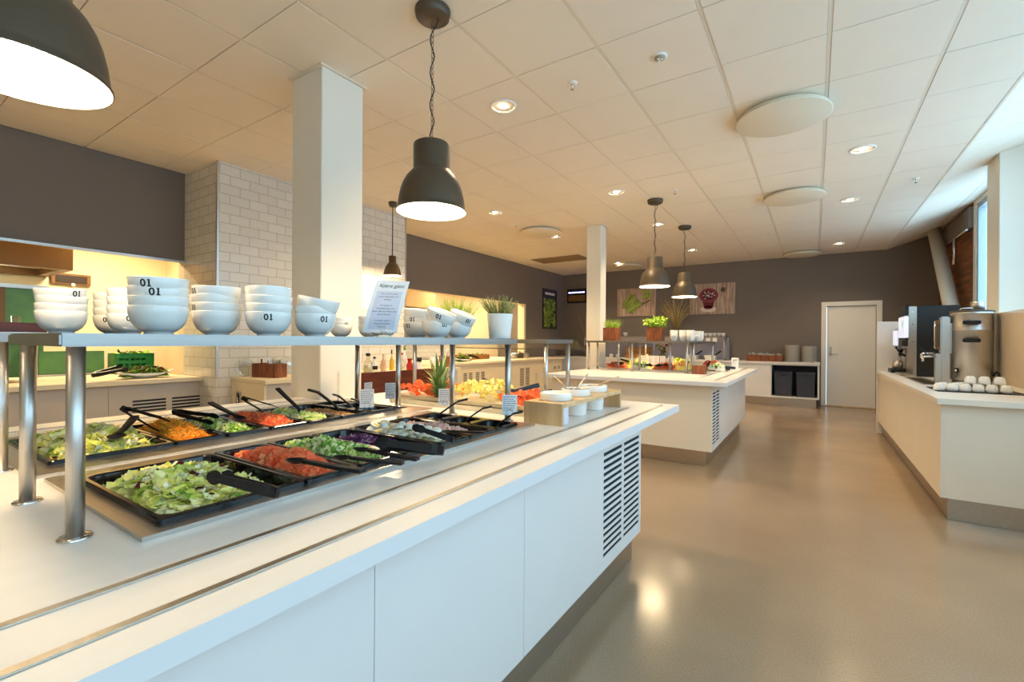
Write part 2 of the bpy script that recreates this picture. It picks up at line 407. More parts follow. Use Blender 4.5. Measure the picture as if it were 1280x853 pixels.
GX0, GDX, GY0, GDY = -1.734, 0.6, 2.67, 0.617
def ceiling():
    mb = MB()
    mb.box(-5.85, 1.175, -3.0, 11.5, CEIL + 0.012, CEIL + 0.06, M_GAP)
    xs = [-5.85] + [GX0 + GDX * i for i in range(-6, 5)] + [1.175]
    ys = [-3.0] + [GY0 + GDY * j for j in range(-9, 15) if GY0 + GDY * j < 11.45] + [11.5]
    for i in range(len(xs) - 1):
        for j in range(len(ys) - 1):
            dz = rnd.uniform(-0.0012, 0.0012)
            mb.box(xs[i] + 0.0125, xs[i + 1] - 0.0125, ys[j] + 0.0032, ys[j + 1] - 0.0032, CEIL + dz, CEIL + 0.012, M_TILEC)
    for x in xs[1:-1]: mb.box(x - 0.011, x + 0.011, -3.0, 11.5, CEIL + 0.003, CEIL + 0.012, M_TBAR)
    mb.box(1.165, 1.183, -3.0, 11.5, CEIL - 0.002, CEIL + 0.014, M_TBAR)
    struct(mb.build('ceiling'))
    # the strip rising to the windows
    S = 0.32; L = math.hypot(1, S)
    mb = MB()
    def sl(x, y, n=0.0): return (x - S / L * n, y, CEIL + S * (x - 1.175) + n / L)
    def plate(x0, x1, y0, y1, n0, n1, m):
        p = [sl(x, y, n) for n in (n0, n1) for y in (y0, y1) for x in (x0, x1)]
        v = [mb.V(q) for q in p]
        for q in ((0, 2, 3, 1), (4, 5, 7, 6), (0, 1, 5, 4), (2, 6, 7, 3), (0, 4, 6, 2), (1, 3, 7, 5)): mb.face([v[i] for i in q], m)
    plate(1.175, 2.1, -3.0, 11.5, 0.012, 0.05, M_GAP)
    for (x0, x1) in ((1.187, 1.744), (1.754, 2.05)):
        for j in range(len(ys) - 1): plate(x0, x1, ys[j] + 0.0035, ys[j + 1] - 0.0035, 0, 0.012, M_TILEC)
    plate(1.744, 1.754, -3.0, 11.5, 0.004, 0.012, M_TBAR)
    struct(mb.build('ceiling'))
ceiling()

# back wall with the door
mb = MB(); mb.slab(-8.2, 2.1, 0, 3.5, 11.5, 11.65, [(0.21, 1.02, -1, 2.05)], M_WALLG, 'xzy'); struct(mb.build('wall_back'))
d = thing('door_1', None, None, (0.21, 11.5, 0)); struct(d)
mb = MB()
M_DOOR = mat('door_paint', c(244, 239, 228), 0.45, vary=0.01, vscale=3)
for (x0, x1, z0, z1) in ((0.12, 0.21, 0, 2.14), (1.02, 1.11, 0, 2.14), (0.21, 1.02, 2.05, 2.14)): mb.box(x0, x1, 11.47, 11.62, z0, z1, M_DOOR, 0.006)
mb.build('door_frame', d, d.location)
mb = MB(); mb.box(0.215, 1.015, 11.52, 11.56, 0.012, 2.045, M_DOOR, 0.003); mb.build('door_leaf', d, d.location)
mb = MB(); mb.box(0.21, 1.02, 11.47, 11.6, 0, 0.02, M_WOODL, 0.003); mb.build('threshold', d, d.location)
mb = MB(); mb.box(0.262, 0.300, 11.508, 11.52, 1.04, 1.22, M_STEEL, 0.003)
mb.tube([(0.281, 11.515, 1.07), (0.281, 11.47, 1.07), (0.40, 11.465, 1.07)], 0.008, M_STEEL, 8); mb.build('door_handle', d, d.location)

# left wall, with the two kitchen hatches
mb = MB(); mb.slab(-3.0, 11.5, 0, CEIL + 0.03, -6.0, -5.85, [(-2.9, 2.2795, 0.86, 2.155), (4.87, 9.47, 0.86, 2.185)], M_WALLG, 'yzx', M_CREAM); struct(mb.build('wall_left'))
mb = MB(); mb.box(-5.86, -5.838, -2.9, 2.28, 2.135, 2.160, M_STEEL); struct(mb.build('trim_1'))
mb = MB()
mb.box(-6.0, -5.82, 9.40, 9.47, 0.9, 2.185, M_CREAM); struct(mb.build('trim_2'))
M_TILEX = brickmat('white_metro_tile', c(226, 222, 212), c(218, 213, 202), c(190, 180, 160), 0.2, 0.1, 1, 0.16)
M_TILEY = brickmat('white_metro_tile_end', c(226, 222, 212), c(218, 213, 202), c(190, 180, 160), 0.2, 0.1, 0, 0.16)
mb = MB()
mb.box(-6.0, -5.1, 2.28, 4.87, 0, CEIL + 0.01, M_TILEX)
for f in mb.bm.faces:
    f.normal_update()
    if abs(f.normal.y) > 0.9: f.material_index = mb.mi(M_TILEY)
struct(mb.build('wall_tiled'))
mb = MB()
mb.box(-5.115, -5.092, 2.272, 2.295, 0.9, CEIL, M_STEEL); struct(mb.build('trim_3'))
mb = MB()
mb.box(-5.115, -5.092, 4.855, 4.878, 0.9, CEIL, M_STEEL); struct(mb.build('trim_4'))
# kitchen shell behind the hatches
mb = MB()
mb.box(-8.2, -8.05, -3.0, 11.5, 0, 2.9, M_CREAM); struct(mb.build('wall_kitchen'))
mb = MB(); mb.box(-8.2, -5.86, -3.0, 11.5, 2.75, 2.85, M_CREAM); struct(mb.build('ceiling'))
mb = MB(); mb.box(-8.05, -6.0, 2.9, 3.0, 0, 2.75, M_CREAM); struct(mb.build('wall_kitchen_partition'))
mb = MB(); mb.box(-8.2, 2.1, -3.15, -3.0, 0, 3.5, M_PILLAR); struct(mb.build('wall_front'))

# window wall on the right
WIN = [(-2.6, -0.5), (-0.4, 1.7), (1.8, 3.9), (4.0, 6.5), (7.2, 9.2)]
mb = MB(); mb.slab(-3.0, 9.3, 0, 3.5, 1.93, 2.08, [(a, b, 0.9, 3.3) for a, b in WIN], M_PILLAR, 'yzx'); struct(mb.build('wall_right'))
mb = MB(); mb.box(1.93, 2.08, 9.3, 11.5, 0, 3.5, M_CLAD); struct(mb.build('wall_right_cladding'))
M_FRAME = mat('window_frame_grey', c(176, 190, 196), 0.4, 0.3)
for i, (a, b) in enumerate(WIN):
    w = thing('window_%d' % (i + 1), None, None, (1.95, (a + b) / 2, 0.9)); struct(w)
    mb = MB(); mid = b - 0.55
    mb.slab(a, b, 0.9, 3.3, 1.95, 2.03, [(a + .06, mid - .035, .96, 3.24), (mid + .035, b - .06, .96, 3.24)], M_FRAME, 'yzx'); mb.build('window_frame', w, w.location)
    mb = MB(); mb.box(1.985, 1.991, a + .05, b - .05, .95, 3.25, M_PANE); mb.build('pane', w, w.location)
M_PIPE = M_CHROME
mb = MB(); mb.box(1.88, 1.94, 9.3, 11.5, 3.0, 3.3, M_WALLG); struct(mb.build('trim_5'))
rail = thing('curtain_rail', 'steel rail running along the top of the brown clad wall', 'rail', (1.86, 9.3, 2.95))
mb = MB(); mb.tube([(1.86, 9.3, 2.97), (1.86, 11.2, 2.97)], 0.014, M_CHROME, 8)
for y in (9.5, 10.8): mb.tube([(1.86, y, 2.97), (1.93, y, 2.99)], 0.008, M_CHROME, 6)
mb.build('bar', rail, rail.location)
mb = MB(); mb.tube([(1.84, 9.9, 2.96), (1.84, 9.9, 2.55)], 0.022, M_CHROME, 8); mb.build('hanging_rod', rail, rail.location)

# columns
def column(x0, x1, y0, y1):
    t = thing('pillar', None, None, ((x0 + x1) / 2, (y0 + y1) / 2, 0)); struct(t)
    mb = MB(); mb.box(x0, x1, y0, y1, 0, CEIL, M_PILLAR, 0.004); mb.build('shaft', t, t.location)
    mb = MB(); mb.slab(x0 - .022, x1 + .022, y0 - .022, y1 + .022, CEIL - .012, CEIL - .001, [(x0 - .001, x1 + .001, y0 - .001, y1 + .001)], M_TBAR, 'xyz'); mb.build('collar', t, t.location)
column(-3.075, -2.737, 1.857, 2.19)
column(-3.02, -2.79, 6.75, 6.98)
mb = MB(); mb.box(1.57, 1.92, 6.65, 7.05, 0, 3.25, M_PILLAR, 0.004)
for v in mb.bm.verts:
    if v.co.z > 3.2: v.co.z += 0.32 * (v.co.x - 1.175) - 0.125
struct(mb.build('pillar'))
mb = MB(); a = Vector((1.755, 10.85, 3.30)); b = Vector((1.79, 8.2, 0)); mb.tube([a, b], 0.095, M_PILLAR, 24); struct(mb.build('pillar'))
mb = MB(); mb.box(1.45, 1.50, 4.48, 8.5, 0.0, 1.592, mat('backsplash_cream', c(226, 206, 178), 0.16, vary=0.02, vscale=2), 0.003); struct(mb.build('wall_right_backsplash'))

# ------------------------------------------------------------------ ceiling fittings
def downlight(x, y, lbl, first=[None]):
    if first[0] is None:
        t = thing('downlight', lbl, 'ceiling light', (x, y, CEIL), 0, 'recessed ceiling downlights')
        mb = MB(); mb.lathe([(0.105, -0.002), (0.103, -0.009), (0.088, -0.010), (0.085, 0.0)], M_LAMPW, 28); mb.build('trim_ring', t)
        mb = MB(); mb.lathe([(0.085, -0.001), (0.07, 0.004), (0.052, 0.008), (0.0, 0.009)], M_REFL, 28); mb.build('reflector', t)
        mb = MB(); mb.lathe([(0.0, -0.012), (0.020, -0.011), (0.028, -0.006), (0.03, 0.006)], M_BULB, 16); mb.build('bulb', t)
        first[0] = t
    else: t = dup(first[0], (x, y, CEIL), (0, 0, rnd.uniform(0, 6)), lbl)
    lamp('SPOT', (x, y, CEIL - 0.03), DOWN_W * (.55 if x > 0 else 1.0), WARM, 0.10, math.radians(130), 0.7, 'downlight_beam')
for (x, y, l) in ((-2.03, 2.95, 'recessed downlight nearest the large hanging lamp, in the ceiling tile to its right'),
                  (-2.03, 5.39, 'recessed downlight above and left of the first of the far pair of hanging lamps'),
                  (-2.03, 7.21, 'dim recessed downlight behind the chain of the nearer far pendant'),
                  (-2.03, 9.6, 'dim recessed downlight right of the chain of the farthest pendant'),
                  (0.37, 5.42, 'recessed downlight in the right ceiling, right of the largest round diffuser'),
                  (0.37, 7.25, 'recessed downlight in the right ceiling, right of the second round diffuser'),
                  (0.37, 10.33, 'recessed downlight in the right ceiling, above the third round diffuser near the back wall'),
                  (-3.80, 5.34, 'recessed downlight right of the large hanging lamp, over the pot of rosemary'),
                  (-3.78, 7.13, 'recessed downlight beside the round diffuser on the left ceiling'),
                  (-3.82, 10.3, 'recessed downlight just right of the top of the far white pillar')):
    downlight(x, y, l)
# lamps of the same kind over the part of the room behind the camera
for (x, y) in ((-2.03, -1.3), (-3.8, 0.4), (-3.8, 2.9)): lamp('SPOT', (x, y, CEIL - 0.03), DOWN_W * .3, WARM, 0.06, math.radians(130), 0.7, 'downlight_beam')

def diffuser(x, y, r, lbl, first=[None]):
    if first[0] is None:
        mb = MB(); mb.lathe([(0.20, 0.0), (0.20, -0.02), (0.315, -0.022), (0.318, -0.03), (0.31, -0.032), (0.31, -0.042), (0.33, -0.045), (0.333, -0.054), (0.325, -0.058), (0.0, -0.058)], M_DIFFUSER, 48)
        first[0] = mb.build('air_diffuser'); first[0].location = (x, y, CEIL); tag(first[0], lbl, 'air vent', 'round ceiling air diffusers')
    else: dup(first[0], (x, y, CEIL), (0, 0, 0), lbl)
diffuser(-0.22, 4.22, .33, 'largest round cream air diffuser, on the ceiling above the aisle')
diffuser(-0.22, 6.63, .33, 'second round cream air diffuser along the right ceiling, above the far island end')
diffuser(-0.22, 11.0, .33, 'small round air diffuser on the ceiling close to the back wall')
diffuser(-3.79, 6.6, .33, 'round cream air diffuser on the left ceiling between two downlights')
diffuser(-3.71, 10.65, .33, 'distant round air diffuser right of the far white pillar, near the back wall')

def vent(x0, x1, y0, y1, lbl):
    t = thing('ceiling_grille', lbl, 'air vent', ((x0 + x1) / 2, (y0 + y1) / 2, CEIL), 0, 'brown ceiling return grilles')
    M_V = mat('brown_grille', c(150, 126, 92), 0.6)
    mb = MB(); mb.slab(x0 + .015, x1 - .015, y0 + .01, y1 - .01, CEIL - .012, CEIL - .001, [(x0 + .03, x1 - .03, y0 + .03, y1 - .03)], M_V); mb.build('grille_frame', t, t.location)
    mb = MB()
    n = 14
    for k in range(n):
        yy = y0 + .035 + (y1 - y0 - .07) * (k + .5) / n; mb.box(x0 + .03, x1 - .03, yy - .010, yy + .010, CEIL - .010, CEIL - .004, M_V)
    mb.build('slats', t, t.location)
vent(-5.334, -4.734, 8.84, 9.457, 'brown return grille on the left ceiling, nearer the left wall')
vent(-4.734, -4.134, 8.84, 9.457, 'brown return grille on the ceiling, nearer the far white pillar')

def sprinkler(x, y, lbl, first=[None]):
    if first[0] is None:
        t = thing('sprinkler_head', lbl, 'sprinkler', (x, y, CEIL), 0, 'ceiling sprinkler heads')
        mb = MB(); mb.lathe([(0.036, 0), (0.034, -0.005), (0.014, -0.007)], M_LAMPW, 20, cap1=True); mb.build('escutcheon', t)
        mb = MB(); mb.lathe([(0.008, -0.006), (0.008, -0.025), (0.004, -0.03), (0.004, -0.043), (0.015, -0.045), (0.015, -0.048)], M_CHROME, 12, cap1=True); mb.build('nozzle', t)
        first[0] = t
    else: dup(first[0], (x, y, CEIL), (0, 0, 0), lbl)
sprinkler(-1.44, 2.95, 'sprinkler head between the big hanging lamp and the smoke detector')
sprinkler(0.93, 6.7, 'sprinkler head on the right ceiling beside the sloping strip')
sprinkler(-1.41, 5.7, 'small sprinkler head right of the nearer far pendant canopy')
sprinkler(-3.9, 6.05, 'small sprinkler head left of the round diffuser on the left ceiling')
t = thing('smoke_detector', 'round white smoke detector in a ceiling tile over the aisle', 'smoke detector', (-0.834, 2.972, CEIL))
mb = MB(); mb.lathe([(0.045, 0), (0.045, -0.006), (0.036, -0.010)], M_LAMPW, 24, cap1=True); mb.build('base', t)
mb = MB(); mb.lathe([(0.034, -0.009), (0.033, -0.018), (0.024, -0.022)], mat('detector_grey', c(170, 162, 146), 0.5), 24, cap1=True)
for k in range(3): mb.lathe([(0.008, -0.022), (0.007, -0.026)], M_LAMPW, 10, at=(0.013 * math.cos(k * 2.1), 0.013 * math.sin(k * 2.1), 0), cap1=True)
mb.build('sensor', t)

# ------------------------------------------------------------------ pendants
def pendant():
    t = thing('pendant_lamp', 'large dark grey factory pendant with a chain, lit, above the first salad island', 'pendant lamp', (0, 0, CEIL), 0, 'dark grey factory pendants')
    zt = -0.738   # top of the shade collar below the ceiling
    mb = MB(); mb.lathe([(0.0, 0), (0.097, 0), (0.098, -0.012), (0.092, -0.040), (0.080, -0.050), (0.0, -0.052)], M_LAMP, 28); mb.build('canopy', t)
    mb = MB()
    z = -0.058; k = 0
    while z > zt - 0.005:
        pts = []
        for a in range(13):
            an = 2 * PI * a / 12; u = 0.0065 * math.cos(an); v = 0.017 * math.sin(an)
            pts.append((u, 0, z - 0.017 + v) if k % 2 == 0 else (0, u, z - 0.017 + v))
        mb.tube(pts, 0.0016, M_LAMP, 5, False); z -= 0.029; k += 1
    mb.build('chain', t)
    mb = MB(); n = 30
    mb.tube([(0.012 * math.sin(i * 0.8) + 0.03 * max(0, 1 - i / 4), 0.012 * math.cos(i * 0.8), -0.05 + (zt + 0.05) * i / n) for i in range(n + 1)], 0.0032, M_BLACKP, 6); mb.build('cord', t)
    o = 0.002
    outer = [(0.0, zt), (0.088, zt), (0.097, zt - .006), (0.100, zt - .014), (0.100, zt - .146), (0.102, zt - .150), (0.106, zt - .153), (0.108, zt - .158), (0.116, zt - .166), (0.137, zt - .190), (0.155, zt - .222), (0.168, zt - .260), (0.178, zt - .305), (0.184, zt - .350), (0.186, zt - .366), (0.191, zt - .370), (0.191, zt - .378)]
    mb = MB(); mb.lathe(outer, M_LAMP, 40); sh = mb.build('shade', t)
    inner = [(0.188, zt - .378), (0.182, zt - .364), (0.175, zt - .305), (0.165, zt - .260), (0.152, zt - .224), (0.134, zt - .193), (0.110, zt - .168), (0.0, zt - .155)]
    mb = MB(); mb.lathe(inner, M_LAMPW, 40); mb.build('inner_lining', sh)
    mb = MB(); mb.lathe([(0.0, zt - .355), (0.03, zt - .35), (0.047, zt - .325), (0.05, zt - .30), (0.04, zt - .265), (0.022, zt - .235), (0.018, zt - .135)], M_BULB, 20); mb.build('bulb', t)
    return t
PP = pendant(); PP.location = (-1.775, 1.885, CEIL)
dup(PP, (-1.79, 0.31, CEIL), (0, 0, 1.0), 'dark grey factory pendant cut off by the upper left corner of the photo')
dup(PP, (-1.721, 5.96, CEIL), (0, 0, 0.5), 'dark grey factory pendant over the far island, nearer of the far pair')
dup(PP, (-1.718, 7.57, CEIL), (0, 0, 2.5), 'dark grey factory pendant over the far island, the farthest and smallest of the big ones')
for (x, y) in ((-1.762, 1.885), (-1.77, .32), (-1.721, 5.96), (-1.718, 7.57)):
    lamp('POINT', (x, y, CEIL - 0.738 - 0.275), PENDANT_W, WARM, 0.115, name='pendant_light')
t = thing('small_pendant_lamp', 'small brown pendant on a thin cord hanging before the white tiled wall', 'pendant lamp', (-4.678, 4.232, CEIL))
mb = MB(); mb.lathe([(0, 0), (0.055, 0), (0.055, -.03), (0.04, -.06), (0, -.062)], M_LAMP, 20); mb.build('canopy', t)
mb = MB(); mb.tube([(0, 0, -.06), (0, 0, -.715)], .006, M_BLACKP, 6); mb.build('cord', t)
mb = MB(); mb.lathe([(0, -.71), (.044, -.712), (.048, -.72), (.048, -.80), (.058, -.81), (.084, -.85), (.105, -.90), (.115, -.96), (.118, -.975)], mat('bronze_metal', c(96, 76, 50), .4, .4), 28); sh = mb.build('shade', t)
mb = MB(); mb.lathe([(.115, -.974), (.10, -.90), (.08, -.85), (.05, -.81), (0, -.80)], M_LAMPW, 28); mb.build('inner_lining', sh)
mb = MB(); mb.lathe([(0, -.95), (.03, -.93), (.03, -.89), (.015, -.85), (.012, -.80)], M_BULB, 14); mb.build('bulb', t)
lamp('POINT', (-4.678, 4.232, CEIL - 1.0), 20, WARM, 0.04, name='pendant_light')
# kitchen ceiling lamps
for (x, y) in ((-7.0, 0.2), (-7.0, 2.0), (-7.0, 5.8), (-6.8, 8.4), (-6.8, 10.5)):
    lamp('AREA', (x, y, 2.67), KITCHEN_W, (1, .78, .48), 0.4, name='kitchen_light')
# ------------------------------------------------------------------ serving islands
def grille_slots(u0, u1, z0, z1, n, gap=None):
    cols = [(u0, u1)] if gap is None else [(u0, (u0 + u1) / 2 - gap / 2), ((u0 + u1) / 2 + gap / 2, u1)]
    p = (z1 - z0) / n
    return [(a, b, z0 + p * k, z0 + p * k + p * 0.55) for (a, b) in cols for k in range(n)]

# --- island one
t = thing('serving_cabinet', 'white base cabinet of the near salad island, with a slotted vent at its right end', 'cabinet', (-1.8, 0.9, 0))
def fpanel(t, x, a, b, z0, z1, holes=(), th=0.018, m=None):
    if holes: th = 0.004
    mb = MB(); mb.slab(a + .0012, b - .0012, z0, z1, x - th, x, list(holes), m or M_WHITE, 'yzx'); p = mb.build('front_panel', t, t.location)
    if holes:
        mb = MB(); mb.box(x - th - .03, x - th - .002, min(h[0] for h in holes) - .02, max(h[1] for h in holes) + .02, min(h[2] for h in holes) - .02, max(h[3] for h in holes) + .02, M_SLOT)
        mb.build('vent_backing', p, t.location)
    return p
XF = -0.86
for a, b in ((-1.6, -0.9), (-0.9, 0.0), (0.0, 0.73), (0.73, 1.40), ): fpanel(t, XF, a, b, .17, .86)
fpanel(t, XF, 1.40, 2.72, .17, .86, grille_slots(2.14, 2.685, .236, .765, 16, .03))
mb = MB(); mb.box(-2.70, XF - .0042, 2.7015, 2.72, .17, .86, M_WHITE); mb.build('end_panel', t, t.location)
mb = MB(); mb.box(-2.98, -2.96, -1.6, 1.84, .17, .86, M_WHITE); mb.box(-2.98, -2.70, 1.82, 1.84, .17, .86, M_WHITE); mb.box(-2.72, -2.70, 1.84, 2.70, .17, .86, M_WHITE); mb.build('back_panel', t, t.location)
mb = MB(); mb.box(-2.66, XF - .045, -1.5, 2.70, 0, .17, M_PLINTH, .003); mb.build('plinth', t, t.location)

PF = (-1.675, -1.14); PB = (-2.485, -1.95)     # x span of the front and back rows of pans
WELLS = [(PF[0] + .012, PF[1] - .012, .412, 1.79), (PB[0] + .012, PB[1] - .012, .412, 1.90)]
def worktop(name, lbl, x0, x1, y0, y1, holes, rails, xr=None):
    t = thing(name, lbl, 'worktop', ((x0 + x1) / 2, (y0 + y1) / 2, .86))
    mb = MB(); mb.slab(x0, x1, y0, y1, .86, .90, holes, M_TOP, 'xyz', M_EDGE); mb.build('slab', t, t.location)
    for (x, a, b) in rails:
        mb = MB(); mb.box(x - .009, x + .009, a, b, .8995, .9035, M_STEELH, .0015)
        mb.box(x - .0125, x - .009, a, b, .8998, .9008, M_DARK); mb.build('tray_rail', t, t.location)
    return t
worktop('worktop', 'white worktop of the near salad island with thin steel tray rails', -3.0, -0.715, -1.7, 3.03,
        WELLS + [(-3.1, -2.736, 1.856, 3.1)], [(-0.935, -1.6, 2.70), (-0.80, -1.6, 2.94), (-2.66, -1.6, 1.80), (-2.82, -1.6, 1.80)])

def well_frame(lbl, x0, x1, y0, y1, hole):
    mb = MB(); mb.slab(x0, x1, y0, y1, .9003, .9095, [hole], M_STEELH, 'xyz')
    o = mb.build('well_frame', None, (x0, y0, .9)); tag(o, lbl, 'steel frame', 'steel frames around the salad pans'); return o
well_frame('brushed steel frame holding the front row of black salad pans', -1.785, -1.098, .358, 1.875, WELLS[0])
well_frame('brushed steel frame holding the back row of black salad pans', -2.60, -1.835, .345, 1.965, WELLS[1])

# --- pans and their food
def pan_mesh(L, Wd, depth=0.065, r=0.03):
    mb = MB(); l, w = L / 2, Wd / 2; t = 0.010
    z = 0.0125
    lo = [rrect(-l, l, -w, w, .012, 0.0), rrect(-l, l, -w, w, .012, z - .003), rrect(-l + .003, l - .003, -w + .003, w - .003, .012, z),
          rrect(-l + t + .004, l - t - .004, -w + t + .002, w - t - .002, r, z), rrect(-l + t + .007, l - t - .007, -w + t + .005, w - t - .005, r, z - .004),
          rrect(-l + .03, l - .03, -w + .022, w - .022, r, -depth + .012), rrect(-l + .045, l - .045, -w + .035, w - .035, r * .7, -depth)]
    mb.loops(lo, M_BLACK, cap1=True, smooth=False)
    for f in mb.bm.faces: f.smooth = False
    return mb
pan_cache = {}
def pan(x0, x1, y0, y1, lbl, group='black salad pans', depth=0.065, z=.9096):
    k = (round(x1 - x0, 3), round(y1 - y0, 3)); ce = ((x0 + x1) / 2, (y0 + y1) / 2, z)
    if k not in pan_cache:
        o = pan_mesh(x1 - x0, y1 - y0, depth).build('salad_pan'); o.location = ce; tag(o, lbl, 'pan', group); pan_cache[k] = o
        return o
    return dup(pan_cache[k], ce, (0, 0, 0), lbl, group)

def hump(x0, x1, y0, y1, zb, h, skew=(0, 0), seed=0):
    r = random.Random(seed); ph = [r.uniform(0, 6) for _ in range(6)]
    def f(x, y):
        u = (x - x0) / (x1 - x0) * 2 - 1; v = (y - y0) / (y1 - y0) * 2 - 1
        e = max(0.0, (1 - abs(u) ** 3)) * max(0.0, (1 - abs(v) ** 3))
        return zb + h * (e ** .5) * (1 + skew[0] * u + skew[1] * v) * (0.86 + .14 * math.sin(3.1 * u + ph[0]) * math.sin(2.7 * v + ph[1]) + .08 * math.sin(7 * u + ph[2] + 3 * v))
    return f
def mound(mb, x0, x1, y0, y1, f, m, n=16):
    g = [[mb.V((x0 + (x1 - x0) * i / n, y0 + (y1 - y0) * j / n, f(x0 + (x1 - x0) * i / n, y0 + (y1 - y0) * j / n) - .008)) for j in range(n + 1)] for i in range(n + 1)]
    for i in range(n):
        for j in range(n): mb.face([g[i][j], g[i + 1][j], g[i + 1][j + 1], g[i][j + 1]], m, True)
def rot_rand(r, flat=1.0): return Euler((r.uniform(-1, 1) * flat, r.uniform(-1, 1) * flat, r.uniform(0, 6.28))).to_matrix()
def p_leaf(mb, p, r, ms, s=.03):
    R = rot_rand(r, .75); L = s * r.uniform(.6, 1.35); w = L * r.uniform(.4, .8); cu = r.uniform(-.5, .7); m = ms
    n = 4; g = []
    for i in range(n + 1):
        u = i / n; ww = w * (0.45 + .55 * math.sin(PI * min(1, u * .8 + .2))); row = []
        for k in (-1, -.35, .35, 1):
            q = Vector(((u - .5) * L * 2, k * ww * (1 + r.uniform(-.18, .18)), cu * L * ((u - .5) ** 2 * 2.2) + r.uniform(-.12, .12) * L + .25 * L * k * k * cu))
            row.append(mb.V(R @ q + p))
        g.append(row)
    for i in range(n):
        for k in range(3): mb.face([g[i][k], g[i + 1][k], g[i + 1][k + 1], g[i][k + 1]], m, True)
def p_dice(mb, p, r, m, s=.012):
    R = rot_rand(r, 3); a, b, e = (s * r.uniform(.7, 1.25) / 2 for _ in range(3))
    mb.box(-a, a, -b, b, -e, e, m, 0, R, p)
def p_wedge(mb, p, r, m, s=.014, m2=None):
    R = rot_rand(r, 1.5); a = s * r.uniform(.8, 1.3); n = 5; h = s * r.uniform(.35, .6)
    lo = [(0, 0)] + [(a * math.cos(PI * .6 * k / n), a * math.sin(PI * .6 * k / n)) for k in range(n + 1)]
    top = [mb.V(R @ Vector((x - a * .4, y - a * .4, h / 2)) + p) for x, y in lo]; bot = [mb.V(R @ Vector((x - a * .4, y - a * .4, -h / 2)) + p) for x, y in lo]
    mb.face(top, m); mb.face(list(reversed(bot)), m); k = len(lo)
    for i in range(k): mb.face([bot[i], bot[(i + 1) % k], top[(i + 1) % k], top[i]], (m2 or m) if 0 < i < k - 1 else m)
def p_shred(mb, p, r, m, s=.03):
    R = rot_rand(r, .7); L = s * r.uniform(.6, 1.2); w = .0016; cu = r.uniform(-.5, .5); n = 3; rows = []
    for i in range(n + 1):
        u = i / n - .5; q = Vector((u * L, cu * L * u * u * 2, r.uniform(-.1, .1) * L))
        rows.append([mb.V(R @ (q + Vector(d)) + p) for d in ((0, -w, 0), (0, 0, w * 1.6), (0, w, 0))])
    for i in range(n):
        for k in range(3): mb.face([rows[i][k], rows[i][(k + 1) % 3], rows[i + 1][(k + 1) % 3], rows[i + 1][k]], m)
def food(name, lbl, x0, x1, y0, y1, zb, h, kind, ms, wts, n, s, skew=(0, 0), base=None, seed=1, edge=.9, cat='food'):
    r = random.Random(seed); f = hump(x0, x1, y0, y1, zb, h, skew, seed); mb = MB()
    mound(mb, x0, x1, y0, y1, f, base or ms[0])
    for k in range(n):
        u = (r.uniform(-1, 1)) * edge; v = r.uniform(-1, 1) * edge
        x = (x0 + x1) / 2 + u * (x1 - x0) / 2; y = (y0 + y1) / 2 + v * (y1 - y0) / 2
        p = Vector((x, y, f(x, y) + r.uniform(-.003, .006))); m = r.choices(ms, wts)[0]
        if kind == 'leaf': p_leaf(mb, p, r, m, s)
        elif kind == 'dice': p_dice(mb, p, r, m, s)
        elif kind == 'wedge': p_wedge(mb, p, r, m, s, ms[2] if len(ms) > 2 else None)
        else: p_shred(mb, p, r, m, s)
    o = mb.build(name, None, ((x0 + x1) / 2, (y0 + y1) / 2, zb)); return tag(o, lbl, cat, kind='stuff')

zb = .885
YS = [.738 + .1775 * k for k in range(7)]
pan(PF[0], PF[1], .400, .735, 'large black pan heaped with lettuce, nearest in the front row')
food('lettuce_salad', 'chopped pale lettuce with red leaves in the nearest front pan', PF[0] + .04, PF[1] - .045, .43, .695, zb - .012, .062, 'leaf', M_LEAF, (5, 6, 3, .7, .5, 1.6), 850, .0165, (-.1, -.1), M_LEAF[1], 3, .93)
pan(PF[0], PF[1], YS[0], YS[1] - .004, 'black pan of chopped tomato in the front row, beside the big lettuce pan')
food('chopped_tomato', 'heap of chopped tomato in the front row of pans', PF[0] + .055, PF[1] - .035, YS[0] + .025, YS[1] - .028, zb - .005, .062, 'dice', M_TOM, (5, 3, 2), 420, .0195, (0, 0), M_TOM[2], 5, .92)
pan(PF[0], PF[1], YS[1], YS[2] - .004, 'black pan of cucumber pieces in the front row, between tomato and red cabbage')
food('cucumber_pieces', 'heap of chopped cucumber in the front row of pans', PF[0] + .04, PF[1] - .035, YS[1] + .025, YS[2] - .028, zb, .055, 'wedge', M_CUC, (5, 3, 1), 460, .016, (0, 0), M_CUC[1], 6, .92)
pan(PF[0], PF[1], YS[2], YS[3] - .004, 'black pan of shredded red cabbage in the front row')
food('shredded_red_cabbage', 'purple shredded cabbage in a front row pan', PF[0] + .055, PF[1] - .05, YS[2] + .025, YS[3] - .028, zb - .005, .038, 'shred', M_CAB, (6, 3, 1), 1100, .028, (0, 0), M_CAB[0], 7, .92)
pan(PF[0], PF[1], YS[3], YS[4] - .004, 'black pan of boiled egg pieces in the front row')
pan(PF[0], PF[1], YS[4], YS[5] - .004, 'black pan of diced ham in the front row, behind the eggs')
food('diced_ham', 'pink diced ham in the front row of pans', PF[0] + .07, PF[1] - .10, YS[4] + .025, YS[5] - .028, zb - .004, .040, 'dice', M_HAM, (4, 3), 420, .011, (0, 0), M_HAM[0], 8, .92)
for k, l in enumerate(('empty small black pan in the front row, farthest from the aisle', 'empty small black pan in the front row, middle of its trio', 'empty small black pan in the front row, nearest the aisle')):
    w = (PF[1] - PF[0]) / 3; pan(PF[0] + w * k, PF[0] + w * (k + 1) - .002, YS[5], YS[5] + .175, l, 'small black pans')
